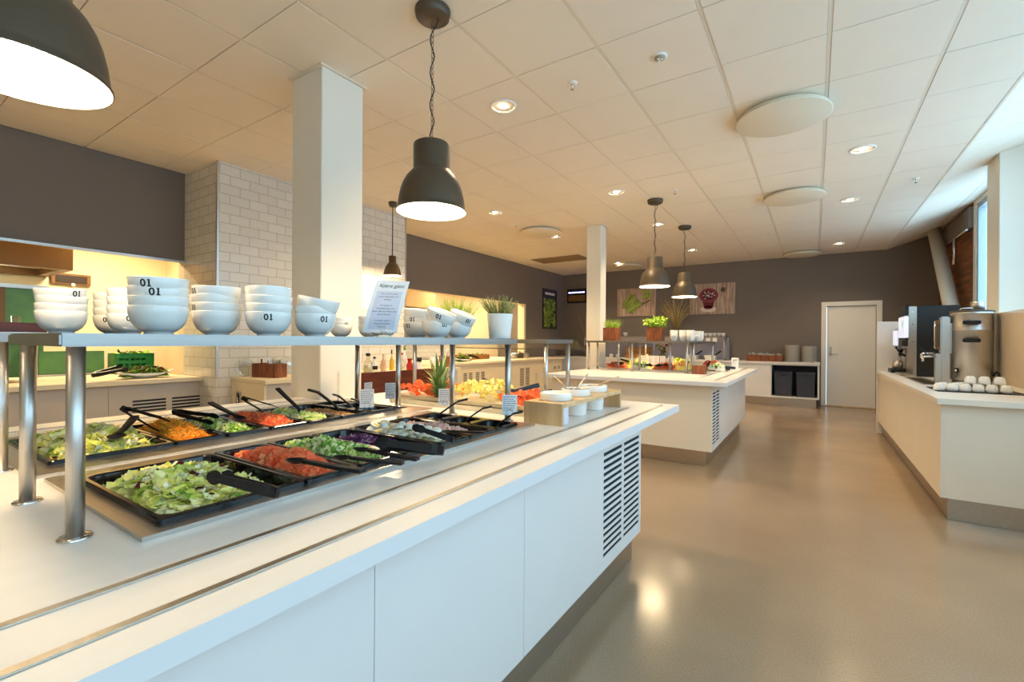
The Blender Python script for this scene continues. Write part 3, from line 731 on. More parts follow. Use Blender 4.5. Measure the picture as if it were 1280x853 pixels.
# egg pieces: a mound of halves and quarters, each a thing of its own
def egg_piece():
    mb = MB(); n = 7; m = 12; rows = []
    for i in range(n + 1):
        a = PI / 2 * i / n; rr = .0205 * math.cos(a); z = -.0165 * math.sin(a)
        rows.append([(rr * math.cos(2 * PI * k / m) * (1.28 if math.cos(2 * PI * k / m) > 0 else 1.08), rr * math.sin(2 * PI * k / m), z) for k in range(m)])
    mb.loops(rows, M_EGG[0], smooth=True, cap1=True)
    top = [mb.V(p) for p in rows[0]]; mb.face(top, M_EGG[0])
    o = mb.build('egg_half'); mb = MB(); mb.lathe([(0.0, .0016), (.008, .0014), (.0115, .0002)], M_EGG[1], 12, at=(-.001, 0, 0)); mb.build('yolk', o); return o
EGG = egg_piece(); tag(EGG, 'boiled egg half heaped in the black pan between red cabbage and ham', 'egg', 'boiled egg halves in the front row pan')
r = random.Random(4); first = True
for lay, nx, ny, z, x_, in ((0, 9, 4, .888, .045), (1, 8, 3, .912, .055), (2, 7, 2, .936, .075)):
    for i in range(nx):
        for j in range(ny):
            x = PF[0] + x_ + (PF[1] - PF[0] - 2 * x_ - .02) * (i + .5) / nx + r.uniform(-.008, .008); y = YS[3] + .035 + (.1035) * (j + .5) / ny + r.uniform(-.006, .006)
            rot = (r.choice((PI, PI, 0, 2.6)) + r.uniform(-.5, .5), r.uniform(-.6, .6), r.uniform(0, 6))
            if first: EGG.location = (x, y, z); EGG.rotation_euler = rot; first = False
            else: dup(EGG, (x, y, z), rot)

# back row
pan(PB[0], PB[1], .400, .735, 'large black pan heaped with lettuce, nearest in the back row behind the posts')
food('lettuce_salad', 'chopped lettuce with red leaves in the back row pan behind the two near posts', PB[0] + .03, PB[1] - .04, .425, .705, zb - .005, .085, 'leaf', M_LEAF, (5, 6, 3, .8, .6, 1.6), 700, .018, (0, 0), M_LEAF[1], 13, .93)
YB = [.738 + .1775 * k for k in range(8)]
BK = [('black pan of grated carrot in the back row', 'grated_carrot', 'heap of grated orange carrot in the back row', 'shred', M_CAR, (5, 3, 2), 1300, .026, .072),
      ('black pan of cucumber pieces in the back row, beside the carrot', 'cucumber_pieces', 'chopped cucumber in the back row, beside the carrot', 'wedge', M_CUC, (5, 3, 1), 360, .016, .050),
      ('black pan of chopped tomato in the back row', 'chopped_tomato', 'heap of chopped tomato in the back row', 'dice', M_TOM, (5, 3, 2), 360, .0185, .058),
      ('black pan of chopped celery in the back row, behind the tomato', 'chopped_celery', 'pale green chopped celery in the back row', 'dice', M_CUC, (5, 4, 1), 400, .014, .052),
      ('black pan with a few chickpeas in the back row', 'chickpeas', 'thin layer of tan chickpeas in the back row', 'dice', M_NUT, (4, 3), 300, .010, .030)]
for k, (pl, nm, fl, kd, ms, wt, n, s, h) in enumerate(BK):
    pan(PB[0], PB[1], YB[k], YB[k + 1] - .004, pl)
    food(nm, fl, PB[0] + .06, PB[1] - .05, YB[k] + .024, YB[k + 1] - .028, zb - .002, h, kd, ms, wt, n, s, (0, 0), ms[1], 20 + k, .92)
w = (PB[1] - PB[0]) / 3
for k, l in enumerate(('empty small black pan in the back row, farthest from the front row', 'empty small black pan in the back row, middle of its trio', 'empty small black pan in the back row, nearest the front row')):
    pan(PB[0] + w * k, PB[0] + w * (k + 1) - .002, YB[5], YB[5] + .175, l, 'small black pans')

# --- tongs, spoons, ladles (local frame: the hinge at the origin, the heads along +x)
def tongs_obj(L=.235, spread=.055):
    mb = MB()
    for s in (-1, 1):
        pts = [(0, 0.004 * s, 0), (.03, .012 * s, 0), (L * .5, spread * .34 * s, 0), (L * .82, spread * .5 * s, 0)]
        for a, b in zip(pts[:-1], pts[1:]):
            pass
        P = [Vector(p) for p in pts]; rings = []
        for i, p in enumerate(P):
            h = (.017, .017, .014, .012)[i]; rings.append([mb.V(p + Vector((0, dy, dz))) for dy, dz in ((-.0035, -h), (.0035, -h), (.0035, h), (-.0035, h))])
        for i in range(3):
            for k in range(4): mb.face([rings[i][k], rings[i][(k + 1) % 4], rings[i + 1][(k + 1) % 4], rings[i + 1][k]], M_BLACKP)
        mb.face(list(reversed(rings[0])), M_BLACKP); mb.face(rings[-1], M_BLACKP)
        # spoon shaped head
        e = P[-1]; rows = []
        for i in range(7):
            u = i / 6; ww = .006 + .017 * math.sin(PI * (0.12 + .8 * u)); x = e.x - .005 + u * .055
            rows.append([mb.V((x, e.y + s * (.006 * math.cos(1.2 * k) - .003), e.z + ww * k)) for k in (-1, -.5, 0, .5, 1)])
        for i in range(6):
            for k in range(4): mb.face([rows[i][k], rows[i + 1][k], rows[i + 1][k + 1], rows[i][k + 1]], M_BLACKP, True)
    mb.box(-.012, .012, -.012, .012, -.0165, .0165, M_BLACKP, .003)
    return mb.build('salad_tongs')
def orient(o, p_from, p_to, roll=0.0):
    d = Vector(p_to) - Vector(p_from); o.location = p_from
    q = d.to_track_quat('X', 'Z'); o.rotation_euler = (q.to_matrix() @ Matrix.Rotation(roll, 3, 'X')).to_euler()
TG = tongs_obj(); tag(TG, 'black plastic tongs lying on the edge of the nearest front lettuce pan', 'tongs', 'black salad tongs')
orient(TG, (-1.03, .585, .95), (-1.18, .535, .972), .25); TG.scale = (.72,) * 3
def tongs(a, b, lbl, roll=0.3):
    k = dup(TG, a, (0, 0, 0), lbl, None, (Vector(b) - Vector(a)).length / .235); orient(k, a, b, roll)
tongs((-.985, 1.095, .952), (-1.165, 1.005, .965), 'black plastic tongs across the red cabbage pan, handles over its aisle edge', .5)
tongs((-1.06, 1.235, .953), (-1.20, 1.20, .985), 'black plastic tongs on the egg pan, hinge toward the aisle', .3)
tongs((-2.33, .70, 1.012), (-2.15, .77, .955), 'black plastic tongs leaning out of the grated carrot pan', .9)
tongs((-2.31, 1.16, 1.01), (-2.13, 1.21, .955), 'black plastic tongs leaning out of the chopped celery pan', 1.2)
tongs((-2.29, .86, .985), (-2.16, .96, .952), 'black plastic tongs with round head lying in the back row cucumber pan', .6)
def spoon_obj(L=.22):
    mb = MB(); rows = []
    for i in range(9):
        u = i / 8; ww = .003 + .024 * math.sin(PI * min(1, .05 + .92 * u)) ; x = L - .03 + u * .07
        rows.append([mb.V((x, ww * k, -.010 * (1 - k * k) * math.sin(PI * u) + .001)) for k in (-1, -.5, 0, .5, 1)])
    for i in range(8):
        for k in range(4): mb.face([rows[i][k], rows[i + 1][k], rows[i + 1][k + 1], rows[i][k + 1]], M_BLACKP, True)
    mb.bar([(0, 0, .004), (L * .4, 0, .001), (L - .02, 0, .001)], [.026, .022, .012], .010, M_BLACKP)
    return mb.build('serving_spoon')
SPN = spoon_obj(); tag(SPN, 'black serving spoon resting in the front tomato pan', 'serving spoon', 'black serving spoons')
orient(SPN, (-1.01, .815, .945), (-1.17, .775, .953))
def spoon(a, b, lbl, s=1.0, roll=0):
    k = dup(SPN, a, (0, 0, 0), lbl, None, s * min(1.0, (Vector(b) - Vector(a)).length / .20)); orient(k, a, b, roll)
spoon((-.985, .935, .943), (-1.14, .87, .953), 'black serving spoon resting in the front cucumber pan', 1.0)
spoon((-.99, 1.0, .940), (-1.16, .955, .955), 'black slotted server lying beside the spoon of the front cucumber pan')
spoon((-1.06, 1.43, .943), (-1.22, 1.40, .938), 'black serving spoon resting in the diced ham pan', .9)
spoon((-2.34, 1.02, 1.0), (-2.16, 1.05, .955), 'black serving spoon leaning out of the back row tomato pan', 1.0)
spoon((-2.30, 1.315, 1.045), (-2.15, 1.345, .95), 'black slotted turner leaning out of the chickpea pan', 1.0)
spoon((-2.22, .70, .99), (-2.05, .60, .962), 'black serving spoon half buried in the back lettuce pan', 1.0)
def ladle_obj(L=.22):
    mb = MB(); mb.lathe([(0, 0), (.018, .003), (.026, .012), (.028, .024), (.026, .024), (.022, .012), (0, .004)], M_BLACKP, 16)
    mb.bar([(.026, 0, .02), (.05, 0, .05), (L * .62, 0, L * .5)], [.012, .013, .018], .008, M_BLACKP)
    mb.bar([(L * .62, 0, L * .5), (L * .62 + .05, 0, L * .5 + .012)], [.019, .018], .010, M_BLACKP)
    return mb.build('dressing_ladle')
LD = ladle_obj(); LD.location = (-1.60, 1.70, .885); LD.rotation_euler = (0, 0, .62); tag(LD, 'black dressing ladle standing in the empty front pan farthest from the aisle', 'ladle', 'black dressing ladles')
dup(LD, (-1.41, 1.69, .885), (0, 0, .55), 'black dressing ladle standing in the middle empty front pan', None, .85)
dup(LD, (-1.23, 1.70, .885), (0, 0, .35), 'black dressing ladle standing in the empty front pan nearest the aisle', None, .8)
dup(LD, (-2.14, 1.60, .887), (0, 0, 3.6), 'tall black ladle behind the chickpea pan, handle bent to the left', None, 1.12)
dup(LD, (-2.20, 1.72, .887), (0, 0, 3.5), 'short black ladle in the middle empty back pan', None, .78)
dup(LD, (-2.03, 1.70, .887), (0, 0, 3.5), 'short black ladle in the empty back pan nearest the front row', None, .7)

# --- sneeze guards
def guard(lbl, sx0, sx1, sy0, sy1, posts, z0=1.283, z1=1.3095, r=.015, glass=None):
    t = thing('sneeze_guard', lbl, 'shelf', ((sx0 + sx1) / 2, (sy0 + sy1) / 2, .90), 0, 'steel shelves on posts over the food')
    mb = MB(); mb.box(sx0, sx1, sy0, sy1, z0, z1, M_SHELF, .004); mb.build('shelf', t, t.location)
    for (x, y, zb_) in posts:
        mb = MB(); mb.tube([(x, y, zb_), (x, y, z0)], r, M_STEEL, 20); p = mb.build('post', t, t.location)
        mb = MB(); mb.lathe([(r + .013, 0), (r + .013, .0025), (r + .011, .0045), (r, .005)], M_CHROME, 24, at=(x, y, zb_)); mb.build('base_flange', p, t.location)
    if glass:
        mb = MB(); g0, g1 = glass
        mb.loops([[g0[0], g0[1], g1[1], g1[0]], [Vector(p) + Vector((0, .003, .005)) for p in (g0[0], g0[1], g1[1], g1[0])]], M_GUARD, True, True); mb.build('glass_pane', t, t.location)
        mb = MB(); mb.tube([g1[0], g1[1]], .004, M_LAMP, 6); mb.build('glass_edge', t, t.location)
    return t
guard('steel shelf over the front row of salad pans, carrying bowls, a notice and a pot', -1.625, -1.205, .262, 1.885,
      [(-1.232, .292, .9005), (-1.598, .292, .9005), (-1.246, 1.865, .9098), (-1.60, 1.865, .9098)])
guard('steel shelf on posts over the back row of salad pans', -2.46, -1.985, .30, 1.94, [(-2.03, .315, .9005), (-2.425, .315, .9005), (-2.05, 1.905, .9098), (-2.42, 1.905, .9098)], 1.287, 1.314)
guard('steel shelf on posts across the far end of the near island, above the fruit', -2.68, -1.43, 2.585, 2.975,
      [(-1.455, 2.62, .9005), (-1.455, 2.94, .9005), (-2.635, 2.62, .9005), (-2.635, 2.94, .9005)],
      glass=([(-1.43, 2.975, 1.31), (-2.68, 2.975, 1.31)], [(-1.43, 3.18, 1.235), (-2.68, 3.18, 1.235)]))
# ------------------------------------------------------------------ bowls on the shelves
SZ = 1.3097
BOWL_OUT = [(.0, .0), (.030, .0), (.0315, .002), (.0315, .006), (.038, .009), (.050, .019), (.0585, .034), (.063, .052), (.065, .071)]
BOWL_IN = [(.0645, .0725), (.0625, .071), (.0605, .052), (.056, .035), (.047, .021), (.030, .012), (.0, .010)]
def bowl_r(z):
    for (r0, z0), (r1, z1) in zip(BOWL_OUT[3:-1], BOWL_OUT[4:]):
        if z0 <= z <= z1: return r0 + (r1 - r0) * (z - z0) / (z1 - z0)
    return BOWL_OUT[-1][0]
def bowl():
    mb = MB(); mb.lathe(BOWL_OUT + BOWL_IN, M_PORC, 36); o = mb.build('soup_bowl')
    mb = MB()
    def fn(x, y, z0=.047):
        z = z0 + y; r = bowl_r(z) + .0004; a = x / .063; return (r * math.cos(a), r * math.sin(a), z)
    add_text(mb, '01', .026, M_INK, fn, True)
    for (xa, xb, ya, yb) in ((.0028, .0110, 0, .0026), (.0030, .0062, .0148, .0172)): mb.face([mb.V(fn(x, y)) for x, y in ((xa, ya), (xb, ya), (xb, yb), (xa, yb))], M_INK)
    for k in range(3): add_text(mb, ('i', '.', '.')[k], .009, M_GREYINK, lambda x, y, k=k: fn(x - .0195, y + .006 * k))
    mb.build('lettering', o)
    return o
BW = bowl(); tag(BW, 'white bowl', 'bowl', 'white stoneware bowls on the shelves'); BW_used = [False]
PLACE = {1: ['single'], 2: ['lower', 'upper'], 3: ['bottom', 'middle', 'top'], 4: ['lowest', 'second from bottom', 'third from bottom', 'topmost']}
def stack(x, y, n, where, angs, z=SZ, sc=1.0, step=.0245, tilt=None, grp='white stoneware bowls on the shelves'):
    """angs: direction in which each bowl's print faces (radians, 0 = +x); tilt: tilts per bowl"""
    for k in range(n):
        zz = z + step * sc * k; tl = (tilt or [(0, 0)] * n)[k]
        if tl != (0, 0): zz += .030 * sc * max(abs(tl[0]), abs(tl[1]))
        nm = PLACE[n][k]; lbl = 'white 01 bowl, %s in the %s' % (nm, where)
        e = Euler((tl[0], tl[1], 0)).to_matrix() @ Matrix.Rotation(angs[k], 3, 'Z')
        if not BW_used[0]:
            BW_used[0] = True; BW.location = (x, y, zz); BW.rotation_euler = e.to_euler(); BW.scale = (sc,) * 3; BW['label'] = lbl
        else: dup(BW, (x, y, zz), e.to_euler(), lbl, grp, sc)
face = lambda x, y: math.atan2(-y, -x)      # the side turned to the aisle camera
def A(x, y, *d): return [face(x, y) + v for v in d]
P = (-1.43, .50); stack(*P, 4, 'tall stack nearest on the front shelf', A(*P, 2.5, 2.6, -.12, -.42), tilt=[(0, 0), (0, .02), (0, -.03), (.02, .03)])
P = (-1.51, .675); stack(*P, 4, 'stack right of the tall near stack', A(*P, 2.0, -1.15, 2.4, -1.1), tilt=[(0, 0), (0, .02), (.05, -.03), (.02, .03)])
P = (-1.405, .775); stack(*P, 4, 'stack third along the front shelf', A(*P, .0, 2.4, 2.2, 2.9), tilt=[(0, 0), (.0, .05), (0, .05), (-.03, -.04)])
P = (-1.377, .915); stack(*P, 3, 'stack fourth along the front shelf, top one tipped', A(*P, .45, 2.0, 2.4), tilt=[(0, 0), (0, .02), (-.10, .16)])
P = (-2.07, .455); stack(*P, 4, 'nearest stack on the back shelf', A(*P, 2.4, 2.9, 2.5, .65), tilt=[(0, 0), (0, 0), (.0, .06), (.06, .05)], z=1.3142)
P = (-2.07, .635); stack(*P, 4, 'back shelf stack half behind the tall stack', A(*P, .05, 2.4, 2.2, 2.8), step=.03, z=1.3142)
P = (-2.31, .66); stack(*P, 4, 'back shelf stack wedged behind two others', A(*P, -.35, 2.2, 2.4, 2.0), step=.029, z=1.3142)
P = (-2.20, 1.62); stack(*P, 3, 'back shelf stack before the white pillar', A(*P, 2.2, .55, -.9), sc=.92, step=.022, z=1.3142)
P = (-2.06, 1.70); stack(*P, 3, 'back shelf stack half hidden by the notice', A(*P, -.2, 2.3, 2.2), sc=.92, step=.026, z=1.3142)
P = (-1.56, 1.36); stack(*P, 3, 'stack on the front shelf right behind the notice', A(*P, 2.4, 2.2, 2.6), sc=.95)
P = (-1.555, 1.56); stack(*P, 3, 'stack just right of the notice, its top bowl tipped', A(*P, -.7, -.35, 2.4), tilt=[(0, 0), (0, 0), (.06, .14)], step=.029)
P = (-1.366, 1.49); stack(*P, 2, 'pair in front near the pot, upper one tipped', A(*P, .55, -.15), tilt=[(0, 0), (-.05, .38)], step=.036)
P = (-1.385, 1.655); stack(*P, 2, 'pair left of the white pot, upper one tipped', A(*P, 2.2, .5), tilt=[(0, 0), (-.05, .42)], step=.036)

# rosemary pot
def plant_foliage(mb, r, n, R, H, ms, wts, kind, base=(0, 0, 0)):
    b = Vector(base)
    for k in range(n):
        a = r.uniform(0, 6.28); q = R * math.sqrt(r.random()); lean = r.uniform(.15, .75); L = H * r.uniform(.55, 1.1)
        s = b + Vector((q * .6 * math.cos(a), q * .6 * math.sin(a), 0)); d = Vector((math.cos(a) * lean * (q / R + .15), math.sin(a) * lean * (q / R + .15), 1)).normalized()
        m = r.choices(ms, wts)[0]
        if kind == 'blade':
            side = Vector((-math.sin(a + r.uniform(-1, 1)), math.cos(a), 0)).normalized() * .0022; pr = None
            for i in range(4):
                u = i / 3; p = s + d * L * u + Vector((math.cos(a), math.sin(a), -.3)) * L * .35 * lean * u * u; w = side * (1 - u * .9)
                cur = [mb.V(p - w), mb.V(p + w)]
                if pr: mb.face([pr[0], pr[1], cur[1], cur[0]], m, True)
                pr = cur
        elif kind == 'sprig':
            pts = [s + d * L * u + Vector((math.cos(a), math.sin(a), 0)) * L * .25 * u * u for u in (0, .5, 1)]
            mb.tube(pts, .0012, ms[0], 4)
            nn = int(16 + L * 120)
            for i in range(nn):
                u = .15 + .85 * i / nn; p = pts[0].lerp(pts[2], u); an = i * 2.4; nd = (Vector((math.cos(an), math.sin(an), .7))).normalized(); w = Vector((-math.sin(an), math.cos(an), 0)) * .0014
                l = .018 * (1 - .4 * u); mm = r.choices(ms, wts)[0]
                mb.face([mb.V(p - w), mb.V(p + w), mb.V(p + nd * l)], mm)
        else:   # leafy
            for i in range(5):
                p = s + d * L * (.35 + .65 * r.random()) + Vector((r.uniform(-1, 1), r.uniform(-1, 1), r.uniform(-.6, .6))) * R * .25
                p_leaf(mb, p, r, r.choices(ms, wts)[0], R * .13)
t = thing('potted_rosemary', 'rosemary in a white tapered pot at the far end of the front shelf', 'potted plant', (-1.268, 1.825, SZ + .0002))
mb = MB(); mb.lathe([(0, 0), (.050, 0), (.0515, .003), (.0625, .115), (.0625, .118), (.0595, .118), (.058, .10), (0, .10)], mat('white_ceramic_pot', c(240, 238, 232), .45), 36); mb.build('pot', t)
mb = MB(); mb.lathe([(.058, .099), (.04, .104), (0, .106)], mat('potting_soil', c(60, 44, 30), .95), 24); mb.build('soil', t)
mb = MB(); plant_foliage(mb, random.Random(2), 95, .062, .105, M_ROSE, (4, 3, 2), 'sprig', (0, 0, .095)); mb.build('foliage', t)
t = thing('potted_dill', 'feathery bright green dill on the far cross shelf, behind the tipped bowls', 'potted plant', (-2.32, 2.72, 1.3097))
mb = MB(); mb.lathe([(0, 0), (.06, 0), (.075, .12), (.07, .12), (.065, .10), (0, .10)], M_PORC, 28); mb.build('pot', t)
mb = MB(); plant_foliage(mb, random.Random(3), 620, .125, .235, M_HERB, (5, 3, 1), 'blade', (0, 0, .09)); plant_foliage(mb, random.Random(5), 110, .11, .20, M_HERB, (5, 3, 1), 'sprig', (0, 0, .09)); mb.build('foliage', t)

# the notice
nx, ny = -1.35, 1.18
an = face(nx, ny) + .05
t = thing('notice', 'white paper notice with printed lines, curving out of a wire clip on the shelf', 'notice', (nx, ny, SZ + .0002), an)
def sheet(u, v):      # u across (metres), v up: leaning and curling back
    return (-.010 - .055 * (v / .21) ** 2 + .018 * math.sin(v / .21 * PI), u + .052 * (v / .21) ** 1.3 - .012, .018 + v * .97)
def sheet_off(o): return lambda u, v: (lambda p: (p[0] + o, p[1], p[2]))(sheet(u, v))
mb = MB(); g = []
for o in (0, -.0006):
    f = sheet_off(o); g.append([[mb.V(f(-.062 + .124 * i / 8, .21 * j / 14)) for i in range(9)] for j in range(15)])
for q in g:
    for j in range(14):
        for i in range(8): mb.face([q[j][i], q[j][i + 1], q[j + 1][i + 1], q[j + 1][i]], M_PAPER, True)
sh = mb.build('paper', t)
mb = MB(); f = sheet_off(.0006)
q = [[mb.V(f(-.047 + .094 * i / 6, .012 + .152 * j / 10)) for i in range(7)] for j in range(11)]
for j in range(10):
    for i in range(6): mb.face([q[j][i], q[j][i + 1], q[j + 1][i + 1], q[j + 1][i]], M_PAPERG, True)
mb.build('grey_panel', sh)
mb = MB(); f2 = sheet_off(.0012)
add_text(mb, 'Kjære gjest', .0205, M_INK, lambda x, y: f2(x, y + .180), False, .25)
for k, s in enumerate(('Vær så snill å bruke', 'serveringsbestikk ved', 'buffeten', '', 'Av hensyn til', 'matsikkerheten skal', 'maten ikke tas tilbake etter', 'den er forsynt', '', 'Vi ønsker deg en', 'riktig god appetitt', 'i kantinen')):
    if s: add_text(mb, s, .0082, M_GREYINK, lambda x, y, k=k: f2(x, y + .150 - .0118 * k))
mb.build('printed_text', sh)
mb = MB(); mb.tube([(-.004 + .0 * k, .014 * math.cos(2 * PI * k / 18), .038 + .016 * math.sin(2 * PI * k / 18)) for k in range(19)], .0011, M_CHROME, 6, False)
for s in (-1, 1): mb.tube([(.002, .006 * s, .022), (.012, .020 * s, .004), (.02, .028 * s, .002)], .0012, M_CHROME, 6)
mb.tube([(.02, .028, .002), (.026, 0, .002), (.02, -.028, .002)], .0012, M_CHROME, 6)
mb.lathe([(0, 0), (.036, 0), (.034, .004), (0, .010)], mat('cream_base', c(232, 224, 200), .4), 24, at=(-.006, 0, 0)); mb.build('clip_holder', t)

# price cards in clear clip feet
def card_obj():
    t = thing('sign_holder', '', 'sign', (0, 0, 0), 0, 'little white cards in clear feet')
    mb = MB(); mb.box(-.0008, .0008, -.036, .036, .036, .132, M_PAPER); cd = mb.build('card', t)
    mb = MB(); r = random.Random(9)
    for k in range(7):
        z = .122 - .0105 * k; w = r.uniform(.018, .028); y = -.030
        while y < w: l = r.uniform(.004, .011); mb.box(.0009, .0012, y, min(y + l, .031), z - .0016, z + .0016, M_GREYINK); y += l + .003
    mb.build('printed_text', cd)
    mb = MB(); mb.tube([(.003, .015 * math.cos(2 * PI * k / 16), .050 + .015 * math.sin(2 * PI * k / 16)) for k in range(17)], .0011, M_CHROME, 6, False)
    mb.tube([(.003, 0, .036), (0, 0, .010)], .0028, M_CLEAR, 8); mb.lathe([(.026, 0), (.026, .004), (.018, .010), (.006, .014), (0, .014)], M_CLEAR, 20); mb.build('clip_foot', t)
    return t
CARDS = [((-1.955, 1.60, .9096), .1, 'white card in a clear foot between the two rows, left of the rear post'),
         ((-2.13, 1.925, .9096), .2, 'white card in a clear foot at the far end of the back pan row'),
         ((-2.26, 1.86, .9096), .9, 'white card half hidden behind the card nearest the pillar'),
         ((-1.705, 1.93, .9003), .0, 'white card in a clear foot before the pineapple crown'),
         ((-1.215, 1.835, .9096), .1, 'white card with close print beside the right front post')]
CD = None
for p, d, l in CARDS:
    if CD is None: CD = card_obj(); CD.location = p; CD.rotation_euler = (0, 0, face(p[0], p[1]) + d); CD['label'] = l
    else: dup(CD, p, (0, 0, face(p[0], p[1]) + d), l)
for p, l in (((-1.455, 2.50, .9003), 'clear empty sign stand behind the plywood bowl riser'), ((-2.55, 1.86, .9003), 'clear empty sign stand in front of the white pillar')):
    t = thing('sign_stand', l, 'sign', p, 0, 'empty clear sign stands')
    mb = MB(); mb.box(-.003, .003, -.008, .008, .035, .20, M_CLEAR); mb.build('stem', t)
    mb = MB(); mb.tube([(0, 0, .005), (0, 0, .04)], .005, M_CHROME, 8); mb.lathe([(.03, 0), (.028, .005), (.008, .010), (0, .012)], M_CLEAR, 20); mb.build('foot', t)

# fruit at the far end of the near island
def tray(name, lbl, x0, x1, y0, y1, z, h, m, grp):
    mb = MB(); lo = [rrect(x0, x1, y0, y1, .01, z), rrect(x0 - .006, x1 + .006, y0 - .006, y1 + .006, .012, z + h), rrect(x0, x1, y0, y1, .01, z + h), rrect(x0 + .004, x1 - .004, y0 + .004, y1 - .004, .01, z + .006)]
    mb.loops(lo, m, cap0=True, cap1=True); return tag(mb.build(name, None, ((x0 + x1) / 2, (y0 + y1) / 2, z)), lbl, 'tray', grp)
M_TRAY = mat('cream_tray', c(228, 216, 188), .35, vary=.02, vscale=20)
tray('riser_board', 'long cream riser under the fruit at the far end of the near island', -2.30, -1.24, 2.06, 2.56, .9003, .028, M_TRAY, None)
tray('fruit_tray', 'cream tray of melon around the pineapple crown', -2.27, -1.905, 2.09, 2.53, .9290, .022, M_TRAY, 'cream fruit trays')
tray('fruit_tray', 'cream tray of pineapple chunks and melon behind the cards', -1.89, -1.27, 2.09, 2.53, .9290, .022, M_TRAY, 'cream fruit trays')
def melon():
    mb = MB(); n = 8; R = .031; rows = []
    for i in range(n + 1):
        a = PI * i / n; rows.append((R * math.cos(a), R * math.sin(a)))
    for s in (-1, 1):
        pass
    top = [mb.V((x, .012, y)) for x, y in rows]; bot = [mb.V((x, -.012, y)) for x, y in rows]
    mb.face(top, M_MEL[0]); mb.face(list(reversed(bot)), M_MEL[0])
    for i in range(n): mb.face([bot[i], bot[i + 1], top[i + 1], top[i]], M_MEL[1] if False else M_MEL[0])
    mb.face([bot[n], bot[0], top[0], top[n]], M_MEL[0])
    return mb.build('melon_slice')
ML = melon(); used = False
r = random.Random(11)
spots = []
for k in range(70): spots.append((r.uniform(-2.235, -1.94), r.uniform(2.12, 2.47), .955 + .05 * r.random(), 'orange melon slice heaped beside the pineapple crown', 'melon slices left of the pineapple crown'))
for k in range(4): spots.append((-1.99 + .03 * k, 2.2 + .03 * k, 1.0 + .004 * k, 'orange melon slice heaped beside the pineapple crown', 'melon slices left of the pineapple crown'))
for k in range(36): spots.append((r.uniform(-1.50, -1.30), r.uniform(2.12, 2.40), .955 + .04 * r.random(), 'orange melon slice at the plywood riser end of the fruit', 'melon slices by the plywood riser'))
for x, y, z, l, g in spots:
    rot = (r.uniform(-.9, .9) + PI / 2 * r.choice((0, 1)), r.uniform(-.5, .5), r.uniform(0, 6))
    if not used: used = True; ML.location = (x, y, z); ML.rotation_euler = rot; tag(ML, l, 'melon slice', g)
    else: dup(ML, (x, y, z), rot, l, g, r.uniform(.75, 1.15))
def pchunk():
    mb = MB(); n = 4; lo = [(0.006 * math.cos(1.0 * k / n - .5), .006 * math.sin(1.0 * k / n - .5)) for k in range(n + 1)]; hi = [(.034 * math.cos(1.0 * k / n - .5), .034 * math.sin(1.0 * k / n - .5)) for k in range(n + 1)]
    pl = lo + list(reversed(hi)); t_ = [mb.V((x - .02, y, .008)) for x, y in pl]; b_ = [mb.V((x - .02, y, -.008)) for x, y in pl]; k = len(pl)
    mb.face(t_, M_PINE[0]); mb.face(list(reversed(b_)), M_PINE[0])
    for i in range(k): mb.face([b_[i], b_[(i + 1) % k], t_[(i + 1) % k], t_[i]], M_PINE[1] if i < n else M_PINE[0])
    return mb.build('pineapple_chunk')
PC = pchunk(); used = False; f = hump(-1.90, -1.50, 2.08, 2.48, .945, .12, (0, 0), 5)
for k in range(110):
    x, y = r.uniform(-1.85, -1.55), r.uniform(2.13, 2.43); z = .945 + (f(x, y) - .945) * (r.random() ** .45); rot = (r.uniform(0, 6), r.uniform(-1, 1), r.uniform(0, 6))
    if not used: used = True; PC.location = (x, y, z); PC.rotation_euler = rot; tag(PC, 'pale yellow pineapple chunk in the heap on the fruit tray', 'pineapple chunk', 'pineapple chunks on the fruit tray')
    else: dup(PC, (x, y, z), rot, None, None, r.uniform(.8, 1.2))
t = thing('pineapple', 'upright pineapple crown with stiff grey green leaves on the fruit tray', 'pineapple', (-1.93, 2.13, .935))
mb = MB(); mb.lathe([(0, 0), (.04, .002), (.044, .008), (.035, .018), (.02, .022), (0, .024)], mat('pineapple_skin', c(150, 110, 50), .6, vary=.3, vscale=60), 20); mb.build('fruit', t)
mb = MB(); r2 = random.Random(3)
for k in range(46):
    u = k / 46; a = k * 2.4; L = .10 + .115 * u + r2.uniform(-.02, .02); lean = 1.2 - 1.0 * u; b0 = Vector((.022 * math.cos(a), .022 * math.sin(a), .012 + .10 * u)); d = Vector((math.cos(a), math.sin(a), 0)); s_ = Vector((-math.sin(a), math.cos(a), 0)); pr = None
    m = M_PLEAF[0] if r2.random() < .72 else M_PLEAF[1]
    for i in range(6):
        v = i / 5; p = b0 + d * L * (lean * (.25 * v + .55 * v * v)) + Vector((0, 0, 1)) * L * (v * (1 - .12 * lean) - .35 * lean * v * v); w = .0165 * (1 - v ** 1.6) + .0004
        cur = [mb.V(p - s_ * w + Vector((0, 0, .004 * (1 - v)))), mb.V(p), mb.V(p + s_ * w + Vector((0, 0, .004 * (1 - v))))]
        if pr:
            mb.face([pr[0], pr[1], cur[1], cur[0]], m, True); mb.face([pr[1], pr[2], cur[2], cur[1]], m, True)
        pr = cur
mb.build('crown', t)
tongs((-1.40, 2.42, 1.03), (-1.52, 2.28, .99), 'black tongs resting on the melon behind the right front post', .2)
tongs((-1.86, 2.50, 1.03), (-1.72, 2.36, 1.0), 'black tongs resting behind the pineapple chunks', .2)

